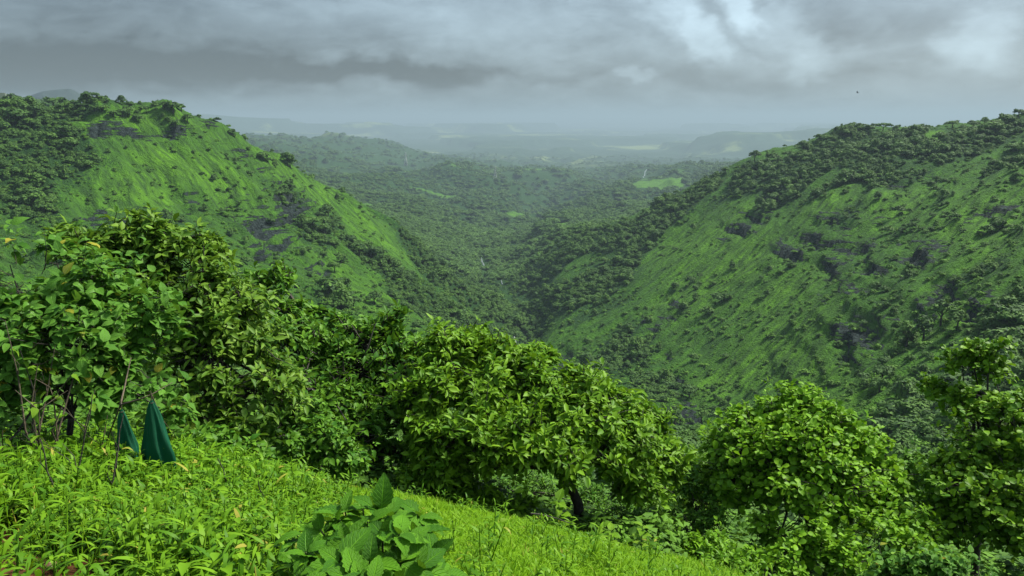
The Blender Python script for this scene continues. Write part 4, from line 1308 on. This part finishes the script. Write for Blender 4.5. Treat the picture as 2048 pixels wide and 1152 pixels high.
# ------------------------------------------------------------------ big-leaved plant in front
def big_plant():
    rg = np.random.default_rng(77)
    a, _ = px_azel(745, 1100)
    r0 = 2.35
    x, y = math.sin(a) * r0, math.cos(a) * r0
    z = float(ground_z(x, y))
    root = empty('broadleaf_plant', (x, y, z))
    tag(root, 'bushy plant with large serrated dark green leaves in the bright grass', 'plant')
    base = np.array([x, y, z])
    tips = []      # (photo column, photo row, distance, leaf length, leaves)
    T = [(755, 985, 2.40, .125, 6), (690, 1000, 2.42, .115, 6), (810, 1005, 2.42, .120, 6), (735, 1020, 2.3, .095, 7), (640, 1035, 2.38, .125, 6), (690, 1050, 2.22, .13, 6), (765, 1045, 2.18, .115, 7),
         (830, 1045, 2.3, .125, 6), (865, 1085, 2.2, .135, 6), (620, 1090, 2.25, .13, 6), (680, 1100, 2.12, .14, 6), (740, 1100, 2.08, .13, 6), (800, 1095, 2.1, .13, 6), (845, 1120, 2.1, .125, 6), (640, 1140, 2.1, .13, 5),
         (720, 1150, 2.0, .13, 5), (790, 1150, 2.02, .13, 5), (875, 1140, 2.15, .12, 5), (600, 1120, 2.3, .11, 5), (725, 985, 2.5, .1, 5), (785, 1015, 2.55, .1, 5), (660, 1010, 2.55, .1, 5)]
    T = T + [(px + rg.uniform(-45, 45), py + rg.uniform(-10, 40), r + rg.uniform(-.12, .12), ll * .9, n) for (px, py, r, ll, n) in T[:20]]
    for (px, py, r, ll, n) in T:
        ll = ll * 0.74
        tip = px_pt(px, py + 24, r)
        s = base + np.array([rg.normal() * .03, rg.normal() * .03, -.02])
        tip[2] = max(tip[2], z + 0.05)
        m = s * .45 + tip * .55 + np.array([0, 0, -.02]) + rg.normal(size=3) * .015
        b = Bag()
        b.add(*tube(np.array([s, m, tip]) - base, [.006, .005, .003], 5))
        link('stem', b.mesh('stem', M_STEM), root)
        out = tip - base
        out[2] = 0
        axis = unit(np.array([0, 0, 1.0]) + out * 1.6 + rg.normal(size=3) * .12)
        for k in range(n):
            w = k * (2 * math.pi / n) * 1.0 + rg.uniform(-.35, .35) + px
            e1 = unit(np.cross(axis, [0.3, 1, 0.1]))
            e2 = np.cross(axis, e1)
            th = math.radians(rg.uniform(55, 100)) if k else math.radians(rg.uniform(10, 40))
            f = unit(axis * math.cos(th) + (e1 * math.cos(w) + e2 * math.sin(w)) * math.sin(th))
            M = frame(f[None], (axis + np.array([0, 0, .3]) + rg.normal(size=3) * .15)[None])[0]
            s_ = ll * rg.uniform(.75, 1.2) * (0.7 if k == 0 else 1)
            p = tip - axis * rg.uniform(0, .03) + f * .008 - base
            o = link('leaf', shared_leaf('big', int(rg.integers(0, 4)), M_BIG), root)
            o.matrix_local = Matrix([list(M.T[q] * s_) + [p[q]] for q in range(3)] + [[0, 0, 0, 1]])
    p = px_pt(762, 1000, 2.35) - base          # the one upright leaf at its top
    f = unit(np.array([0.12, 0.1, 1.0]))
    M = frame(f[None], np.array([[0.25, -1.0, 0.2]]))[0]
    o = link('leaf', shared_leaf('big', 0, M_BIG), root)
    o.matrix_local = Matrix([list(M.T[q] * .11) + [p[q] - (.03 if q == 2 else 0)] for q in range(3)] + [[0, 0, 0, 1]])


big_plant()

# ------------------------------------------------------------------ grass and weeds of the bank
def blade(b, base, dirv, length, width, curve, rg, rnd):
    """arching strip tapering to a point"""
    d = unit(np.array([dirv[0], dirv[1], 0.0]))
    sd = np.array([-d[1], d[0], 0])
    up0 = dirv[2]
    pts, n = [], 4
    p = np.array(base, float)
    ang = math.atan2(up0, 1)
    for i in range(n + 1):
        pts.append(p.copy())
        p = p + (d * math.cos(ang) + np.array([0, 0, 1]) * math.sin(ang)) * length / n
        ang -= curve / n
    ws = [0.55, 1.0, 0.9, 0.6]
    V = []
    for i in range(n):
        V += [pts[i] - sd * width * ws[i] * .5 + np.array([0, 0, width * .12]), pts[i] + sd * width * ws[i] * .5 + np.array([0, 0, width * .12])]
    V.append(pts[n])
    b.add(np.array(V), np.array([[2 * i, 2 * i + 1, 2 * i + 3, 2 * i + 2] for i in range(n - 1)]), rnd)
    b.F.setdefault(3, []).append(np.array([[2 * n - 2, 2 * n - 1, 2 * n]]) + b.n - len(V))


def tuft(rg, n, l0, l1, w):
    b = Bag()
    for k in range(n):
        a = rg.uniform(0, 6.28)
        base = (rg.normal() * .02, rg.normal() * .02, -0.01)
        blade(b, base, (math.cos(a), math.sin(a), rg.uniform(.7, 3.2)), rg.uniform(l0, l1), w * rg.uniform(.7, 1.3), rg.uniform(.5, 2.0), rg, rg.uniform(0, .5))
    return b.mesh('grass_tuft', M_GRASS)


def weed(rg, h, nl, ll, lw):
    b = Bag()
    for s in range(2):
        ln = rg.normal(size=2) * .25
        path = [np.array([ln[0] * t * h + .03 * s, ln[1] * t * h, h * t * (1 - .12 * s)]) for t in np.linspace(0, 1, 5)]
        b.add(*tube(path, np.linspace(.003, .0015, 5), 3), rnd=0.1)
        for k in range(nl):
            t = .25 + .75 * k / nl
            p = np.array([ln[0] * t * h + .03 * s, ln[1] * t * h, h * t * (1 - .12 * s)])
            a = k * 2.5 + rg.uniform(-.5, .5)
            blade(b, p, (math.cos(a), math.sin(a), rg.uniform(.2, 1.6)), ll * rg.uniform(.7, 1.2), lw * rg.uniform(.8, 1.2), rg.uniform(.6, 1.9), rg, rg.uniform(0, .5))
    return b.mesh('weed_stem', M_WEED)


rg = np.random.default_rng(5)
TUFTS = [tuft(rg, 13, .03, .072, .0052) for _ in range(5)]
def herb(rg, h, nl, ll):
    b = Bag()
    for s in range(3):
        ln = rg.normal(size=2) * .3
        P_ = lambda t: np.array([ln[0] * t * h, ln[1] * t * h, h * t])
        b.add(*tube([P_(t) for t in (0, .5, 1)], [.003, .002, .001], 3), rnd=0.1)
        for k in range(nl):
            t = .3 + .7 * k / (nl - 1)
            w = k * 2.4 + rg.uniform(-.4, .4)
            f = unit(np.array([math.cos(w), math.sin(w), rg.uniform(-.1, .7)]))
            M = frame(f[None], np.array([[0, 0, 1.0]]) + rg.normal(size=(1, 3)) * .25)[0]
            V, T, _ = LEAF['ovate'][int(rg.integers(0, 3))]
            b.add(V @ M * ll * rg.uniform(.6, 1.2) + P_(t), T, rg.uniform(0, .5))
    return b.mesh('herb_stem', M_WEED)


WEEDS = [herb(rg, rg.uniform(.09, .17), 6, .034) for _ in range(1)] + [weed(rg, rg.uniform(.09, .20), 7, .055, .010) for _ in range(5)]
N_G = 76000
ga = RNG.uniform(-0.66, 0.62, N_G)
gr = np.exp(RNG.uniform(math.log(1.9), math.log(7.5), N_G))
gx, gy = np.sin(ga) * gr, np.cos(ga) * gr
gz = ground_z(gx, gy)
gpx, gpy, _ = to_px(np.stack([gx, gy, gz], -1))
soil_d = np.hypot((gpx + 20) / 300, (gpy - 1180) / 110)
bare = soil_d < 1.02 + 0.25 * vnoise(gx * 5, gy * 5, 3)
edge_r = np.interp(gpx, [0, 400, 900, 1600, 2048], [7.0, 6.3, 6.0, 6.2, 6.5])
ok = (~bare | (RNG.uniform(size=N_G) < 0.04)) & (gr < edge_r + 0.4 * vnoise(gx * 2, gy * 2, 4)) & (gpy < 1330)
left_w = sstep(760, 330, gpx + 120 * vnoise(gx * 2.2, gy * 2.2, 8))
is_weed = ok & (RNG.uniform(size=N_G) < left_w * 0.24 + 0.008)
is_g = ok & ~is_weed & (RNG.uniform(size=N_G) < 1 - 0.15 * left_w)
for nm, sel_, vs, lab, s0, s1 in (('grass', is_g, TUFTS, 'short bright green grass covering the lookout slope', .7, 1.35), ('weeds', is_weed, WEEDS, 'taller leafy weeds growing along the bank', .65, 1.35)):
    q = np.where(sel_)[0]
    s = RNG.uniform(s0, s1, len(q)) * (1 + .25 * vnoise(gx[q] * 1.5, gy[q] * 1.5, 14))
    if nm == 'weeds':
        s = s * (1 + 0.35 * sstep(480, 200, gpx[q]) * sstep(3.2, 4.4, gr[q]))
    rot = np.stack([RNG.normal(size=len(q)) * .12, RNG.normal(size=len(q)) * .12, RNG.uniform(0, 6.28, len(q))], -1)
    scatter(nm, np.stack([gx[q], gy[q], gz[q] - .005], -1), rot, np.stack([s, s, s], -1), np.minimum((len(vs) * RNG.uniform(0, 1, len(q)) ** 0.6).astype(int), len(vs) - 1), vs, lab)
    print(nm, len(q))

# ------------------------------------------------------------------ green shade-net bags hung on a twig
m_net, nt, bs, _o = new_mat('green_net_cloth')
tcx = nt.nodes.new('ShaderNodeTexCoord').outputs['Object']
wv = nt.nodes.new('ShaderNodeTexWave')
wv.inputs['Scale'].default_value = 160
wv.bands_direction = 'Z'
nt.links.new(tcx, wv.inputs['Vector'])
wv2 = nt.nodes.new('ShaderNodeTexWave')
wv2.inputs['Scale'].default_value = 160
wv2.bands_direction = 'X'
nt.links.new(tcx, wv2.inputs['Vector'])
weave = E(nt, wv.outputs[1]) * 0.5 + E(nt, wv2.outputs[1]) * 0.5
nn = tex_noise(nt, tcx, 14, 4)
nt.links.new(mixc(nt, (weave * 0.5 + nn * 0.5).clamp(), (0.001, 0.045, 0.018), (0.003, 0.125, 0.058)), bs.inputs['Base Color'])
bs.inputs['Roughness'].default_value = 0.55
bs.inputs['Specular IOR Level'].default_value = 0.15
bump(nt, weave * 0.4 + nn, 0.5, 0.01, bs)


def net_bag(px, py, r, hpx, wpx, label, seed):
    rg = np.random.default_rng(seed)
    top = px_pt(px, py, r)
    d = float(np.linalg.norm(top))
    H, W = hpx * d / F_PX, wpx * d / F_PX
    n, m = 22, 40
    ph = rg.uniform(0, 6.28, 4)
    V = []
    for i in range(n):
        t = i / (n - 1)
        w = W * .5 * (0.05 + 0.95 * min(1, (t * 1.35)) ** 0.72) * (1 - 0.10 * max(0, t - .85) / .15)
        for j in range(m):
            a = 2 * math.pi * j / m
            fold = 1 + 0.20 * t ** .5 * math.sin(4 * a + ph[0] + 1.2 * t) + 0.10 * math.sin(7 * a + ph[1] - 5 * t) + .04 * math.sin(13 * a + ph[2])
            sag = 0.03 * H * math.sin(3 * a + ph[3]) * t
            V.append((math.cos(a) * w * fold + 0.10 * W * t * t + 0.02 * W * math.sin(9 * t + a), math.sin(a) * w * .55 * fold, -t * H + sag))
    V.append((0, 0, .012))
    V.append((0.08 * W, 0, -H * .97))
    idx = np.arange(n * m).reshape(n, m)
    q = np.stack([idx[:-1], np.roll(idx[:-1], -1, 1), np.roll(idx[1:], -1, 1), idx[1:]], -1).reshape(-1, 4)
    t3 = np.array([(n * m, (j + 1) % m, j) for j in range(m)] + [(n * m + 1, idx[-1, j], idx[-1, (j + 1) % m]) for j in range(m)])
    root = empty('cloth_bag', top)
    tag(root, label, 'bag', 'green net bags hung on a twig')
    link('bag', np_mesh('bag', V, [q, t3], True, None, m_net), root)
    b = Bag()
    ring = [(math.cos(a) * .008, math.sin(a) * .005, -.012 + .003 * math.sin(a)) for a in np.linspace(0, 2 * math.pi, 10)]
    b.add(*tube(ring, [.0025] * 10, 5))
    b.add(*tube([(0, 0, -.005), (.002, .0, .02), (0, 0, .045)], [.0025, .002, .002], 5))
    link('tie', b.mesh('tie', M_TWIG), root)


net_bag(243, 818, 4.0, 100, 40, 'smaller dark green net bag hanging in the shrub', 1)
net_bag(303, 800, 3.9, 138, 54, 'larger bright green net bag hanging before the shrub', 2)
b = Bag()
pts = [px_pt(*q) for q in ((205, 905, 4.2), (241, 809, 4.0), (275, 800, 3.95), (303, 789, 3.9), (345, 765, 4.0))]
b.add(*tube(pts, [.005, .0045, .004, .003, .0015], 5))
b.add(*tube([px_pt(241, 809, 4.0), px_pt(250, 770, 4.1), px_pt(262, 715, 4.2)], [.005, .004, .002], 5))
b.add(*tube([px_pt(303, 789, 3.9), px_pt(325, 840, 4.0), px_pt(350, 870, 4.1)], [.003, .002, .001], 5))
pz = float(ground_z(pts[0][0], pts[0][1]))
b.add(*tube([np.array([pts[0][0], pts[0][1], pz - .05]), pts[0]], [.008, .007], 5))
tag(link('bare_branch', b.mesh('bare_branch', M_TWIG)), 'pale bare branch that carries the green net bags', 'branch')

# ------------------------------------------------------------------ stones on the soil
m_stone, nt, bs, _o = new_mat('stone')
tcx = nt.nodes.new('ShaderNodeTexCoord').outputs['Object']
n1 = tex_noise(nt, tcx, 30, 5)
nt.links.new(mixc(nt, n1.ss(.3, .7), (0.10, 0.050, 0.025), (0.27, 0.16, 0.09)), bs.inputs['Base Color'])
bump(nt, n1, .6, .01, bs)


def stone(px, py, s, label, seed):
    rg = np.random.default_rng(seed)
    a, e = px_azel(px, py)
    j = int(round((a - AZ0) / (AZ1 - AZ0) * (NA - 1)))
    i = int(np.argmax(_gt[:, j] >= math.tan(e)))
    r = GR[i, j]
    import bmesh
    bm = bmesh.new()
    bmesh.ops.create_icosphere(bm, subdivisions=3, radius=1)
    for v in bm.verts:
        k = 1 + .22 * float(fbm(np.array([v.co.x * 1.5 + seed]), np.array([v.co.y * 1.5 + v.co.z * 1.1]), 3, seed)[0])
        v.co = Vector((round(v.co.x * 2.2) / 2.2 * .35 + v.co.x * .65, v.co.y, v.co.z * .6)) * k
        v.co *= s
    me = bpy.data.meshes.new('stone')
    bm.to_mesh(me)
    bm.free()
    me.materials.append(m_stone)
    o = link('stone', me)
    x, y = math.sin(a) * r, math.cos(a) * r
    o.location = (x, y, float(ground_z(x, y)) + s * .2)
    o.rotation_euler = (rg.normal() * .2, rg.normal() * .2, rg.uniform(0, 6))
    tag(o, label, 'stone', 'stones on the bare soil')


stone(102, 1138, .020, 'tan stone the size of a fist lying on the red soil', 1)
stone(72, 1128, .009, 'pebble lying on the red soil patch', 2)
stone(40, 1146, .010, 'pebble lying on the red soil patch', 3)
stone(128, 1148, .012, 'pebble lying on the red soil patch', 4)

# ------------------------------------------------------------------ bungalow on the plateau
m_wall, nt, bs, _o = new_mat('grey_plaster')
nt.links.new(mixc(nt, tex_noise(nt, None, 6, 4), (0.10, 0.11, 0.10), (0.17, 0.18, 0.16)), bs.inputs['Base Color'])
m_roof, nt, bs, _o = new_mat('mossy_roof')
nt.links.new(mixc(nt, tex_noise(nt, None, 9, 4), (0.03, 0.05, 0.03), (0.07, 0.09, 0.06)), bs.inputs['Base Color'])
m_win, nt, bs, _o = new_mat('dark_glass')
bs.inputs['Base Color'].default_value = (0.01, 0.012, 0.014, 1)
bs.inputs['Roughness'].default_value = 0.15


def box(b, x0, x1, y0, y1, z0, z1):
    V = np.array([(x, y, z) for z in (z0, z1) for y in (y0, y1) for x in (x0, x1)])
    b.add(V, np.array([[0, 2, 3, 1], [4, 5, 7, 6], [0, 1, 5, 4], [2, 6, 7, 3], [0, 4, 6, 2], [1, 3, 7, 5]]))


def bungalow():
    p = px_pt(12, 209, 560)
    z = float(ground_z(p[0], p[1]))
    root = empty('bungalow', (p[0], p[1], z))
    tag(root, 'small bungalow with hipped roof and verandah among the plateau trees', 'house')
    zt = p[2] - z                                 # verandah floor level above the ground
    def part(n, mat, *boxes):
        b = Bag()
        for q in boxes: box(b, *q)
        return link(n, b.mesh(n, mat, False), root)
    part('wall', m_wall, (-9, -0.9, 1.2, 7, -1.5, zt + 3.4))
    part('verandah_floor', m_wall, (-10, 0.9, -0.6, 8, zt - 0.3, zt + 0.6))
    for k in range(4):
        part('post', m_wall, (0.55 - k * 3.1, 0.83 - k * 3.1, -0.5, -0.2, zt + 0.6, zt + 3.4))
    part('stilt', m_wall, (0.3, 0.8, -0.4, 0.1, -2, zt - 0.3))
    for k in range(2):
        part('window', m_win, (-3.2 - k * 3, -1.6 - k * 3, 1.14, 1.19, zt + 1.2, zt + 2.8))
    V = np.array([(-10.4, -1, zt + 3.4), (1.2, -1, zt + 3.4), (1.2, 8.4, zt + 3.4), (-10.4, 8.4, zt + 3.4), (-7, 3.7, zt + 6.8), (-2.4, 3.7, zt + 6.8)])
    link('roof', np_mesh('roof', V, [np.array([[0, 1, 5, 4], [2, 3, 4, 5]]), np.array([[1, 2, 5], [3, 0, 4]]), np.array([[3, 2, 1, 0]])], False, None, m_roof), root)


bungalow()

# ------------------------------------------------------------------ power pylons
m_steel, nt, bs, _o = new_mat('galvanised_steel')
nt.links.new(mixc(nt, tex_noise(nt, None, 1, 3), (0.34, 0.36, 0.37), (0.44, 0.46, 0.47)), bs.inputs['Base Color'])
bs.inputs['Metallic'].default_value = 0.3
bs.inputs['Roughness'].default_value = 0.6


def pylon(px, py, hpx, label):
    i, j = hit(px, py, _gt, 1200)
    r, a = GR[i, j], azs[j]
    x, y = math.sin(a) * r, math.cos(a) * r
    z = float(ground_z(x, y))
    h = hpx / F_PX * r
    root = empty('pylon', (x, y, z - 1))
    tag(root, label, 'pylon', 'power pylons on the wooded hills')
    w0, w1 = h * .13, h * .022
    def half(t): return w0 + (w1 - w0) * min(1, t / .8)
    rr = h * .010
    for sx in (-1, 1):
        for sy in (-1, 1):
            b = Bag()
            b.add(*tube([(sx * half(t), sy * half(t), t * h) for t in (0, .3, .55, .8, 1)], [rr * 1.2, rr * 1.1, rr, rr, rr * .8], 4))
            link('leg', b.mesh('leg', m_steel), root)
    b = Bag()
    ts = [0, .18, .34, .48, .6, .7, .8, .9]
    for t0, t1 in zip(ts[:-1], ts[1:]):
        for (ax, sx) in ((0, 1), (0, -1), (1, 1), (1, -1)):
            p = lambda t, s: ((s * half(t), sx * half(t), t * h) if ax == 0 else (sx * half(t), s * half(t), t * h))
            b.add(*tube([p(t0, -1), p(t1, 1)], [rr * .6, rr * .6], 3))
            b.add(*tube([p(t0, 1), p(t1, -1)], [rr * .6, rr * .6], 3))
    link('lattice', b.mesh('lattice', m_steel), root)
    for t, l in ((.72, .17), (.83, .14), (.93, .11)):
        b = Bag()
        b.add(*tube([(-l * h, 0, t * h), (0, 0, t * h + .02 * h), (l * h, 0, t * h)], [rr * .6, rr, rr * .6], 4))
        link('cross_arm', b.mesh('cross_arm', m_steel), root)


pylon(813, 338, 26, 'steel lattice power pylon on the nearer wooded hilltop')
pylon(990, 358, 26, 'faint steel lattice pylon on the farther field ridge')

# ------------------------------------------------------------------ white water of the stream
m_water, nt, bs, _o = new_mat('white_water')
tcx = nt.nodes.new('ShaderNodeTexCoord').outputs['Object']
n1 = tex_noise(nt, tcx, .6, 5, .7)
nt.links.new(mixc(nt, n1.ss(.4, .65), (0.06, 0.08, 0.08), (0.28, 0.31, 0.31)), bs.inputs['Base Color'])
bs.inputs['Roughness'].default_value = 0.3


def stream(points, w, label):
    P = []
    for (px, py) in points:
        i, j = hit(px, py, _gt, 150)
        P.append(np.array([GX[i, j], GY[i, j], GZ[i, j]]))
    P = np.array(P)
    f = np.array([[np.interp(s, np.arange(len(P)), P[:, k]) for k in range(3)] for s in np.linspace(0, len(P) - 1, 6 * len(P))])
    f[:, 2] = ground_z(f[:, 0], f[:, 1]) + 0.5
    V = []
    for k in range(len(f)):
        t = unit(f[min(k + 1, len(f) - 1)] - f[max(k - 1, 0)])
        s = unit(np.cross(t, [0, 0, 1]))
        ww = w * (0.7 + 0.5 * math.sin(k * 2.1) ** 2)
        V += [f[k] - s * ww + [0, 0, -.4], f[k] + [0, 0, .5], f[k] + s * ww + [0, 0, -.4]]
    Fq = []
    for k in range(len(f) - 1):
        for c in (0, 1):
            Fq.append((3 * k + c, 3 * k + c + 1, 3 * k + c + 4, 3 * k + c + 3))
    tag(link('stream', np_mesh('stream', V, [np.array(Fq)], True, None, m_water)), label, None, None, 'structure')


STREAMS = [([(963, 518), (966, 526), (972, 534)], 1.0, 'white water in the upper gorge'), ([(1003, 562), (1006, 570)], 0.6, 'white water below the spur'), ([(1028, 680), (1030, 690), (1031, 698)], 0.8, 'white waterfall in the gorge bottom'), ([(1292, 340), (1289, 348), (1285, 358)], 2.6, 'pale river bend far down the valley')]
for args in STREAMS:
    stream(*args)

# ------------------------------------------------------------------ bird over the far crest
m_bird, nt, bs, _o = new_mat('dark_feathers')
bs.inputs['Base Color'].default_value = (0.02, 0.02, 0.02, 1)
bp = px_pt(1715, 185, 250)
root = empty('bird', bp)
tag(root, 'dark bird gliding in the grey sky above the far crest', 'bird')
import bmesh
bm = bmesh.new()
prof = [(-.28, .01), (-.2, .03), (-.05, .075), (.1, .08), (.2, .05), (.27, .045), (.33, .01)]
rings = []
for (xx, rr) in prof:
    rings.append([bm.verts.new((xx, math.cos(w) * rr, math.sin(w) * rr)) for w in np.linspace(0, 2 * math.pi, 9)[:-1]])
for r0, r1 in zip(rings[:-1], rings[1:]):
    for k in range(8):
        bm.faces.new((r0[k], r0[(k + 1) % 8], r1[(k + 1) % 8], r1[k]))
for sy in (-1, 1):       # wings swept up, tail fan
    prev = None
    for (yy, x0, x1, zz) in ((.05, -.08, .14, .03), (.25, -.07, .17, .12), (.45, -.10, .12, .15), (.62, -.16, -.1, .13)):
        cur = [bm.verts.new((x0, sy * yy, zz)), bm.verts.new((x1, sy * yy, zz + .015)), bm.verts.new((x1, sy * yy, zz - .01)), bm.verts.new((x0, sy * yy, zz - .006))]
        if prev:
            for k in range(4):
                bm.faces.new((prev[k], prev[(k + 1) % 4], cur[(k + 1) % 4], cur[k]))
        prev = cur
tv = [bm.verts.new(c) for c in ((-.26, -.02, .01), (-.26, .02, .01), (-.45, .09, 0), (-.45, -.09, 0), (-.26, -.02, -.005), (-.26, .02, -.005), (-.45, .09, -.008), (-.45, -.09, -.008))]
for f_ in ((0, 1, 2, 3), (7, 6, 5, 4), (0, 3, 7, 4), (1, 5, 6, 2), (3, 2, 6, 7)):
    bm.faces.new([tv[k] for k in f_])
bm.normal_update()
me = bpy.data.meshes.new('bird_body')
bm.to_mesh(me)
bm.free()
me.materials.append(m_bird)
o = link('body', me, root)
root.rotation_euler = (0.5, 0.3, 2.6)


# ------------------------------------------------------------------ haze over the valley
ZT = 190.0
ZB = float(min(GZ.min(), PLAIN_Z)) - 20
B = 98000.0
Vb = [(x, y, z) for z in (ZB, ZT) for y in (-3000, B) for x in (-B, B)]
Fb = [[0, 2, 3, 1], [4, 5, 7, 6], [0, 1, 5, 4], [2, 6, 7, 3], [0, 4, 6, 2], [1, 3, 7, 5]]
m_haze = bpy.data.materials.new('haze')
m_haze.use_nodes = True
nt = m_haze.node_tree
nt.nodes.clear()
out = nt.nodes.new('ShaderNodeOutputMaterial')
pv = nt.nodes.new('ShaderNodeVolumePrincipled')
pv.inputs['Color'].default_value = (0.40, 0.525, 0.615, 1)
pv.inputs['Density'].default_value = 0.000135
pv.inputs['Anisotropy'].default_value = 0.1
nt.links.new(pv.outputs[0], out.inputs['Volume'])
hz = link('haze', np_mesh('haze', Vb, [np.array(Fb)], False, None, m_haze))
tag(hz, 'thin grey monsoon haze filling the valley', None, None, 'stuff')
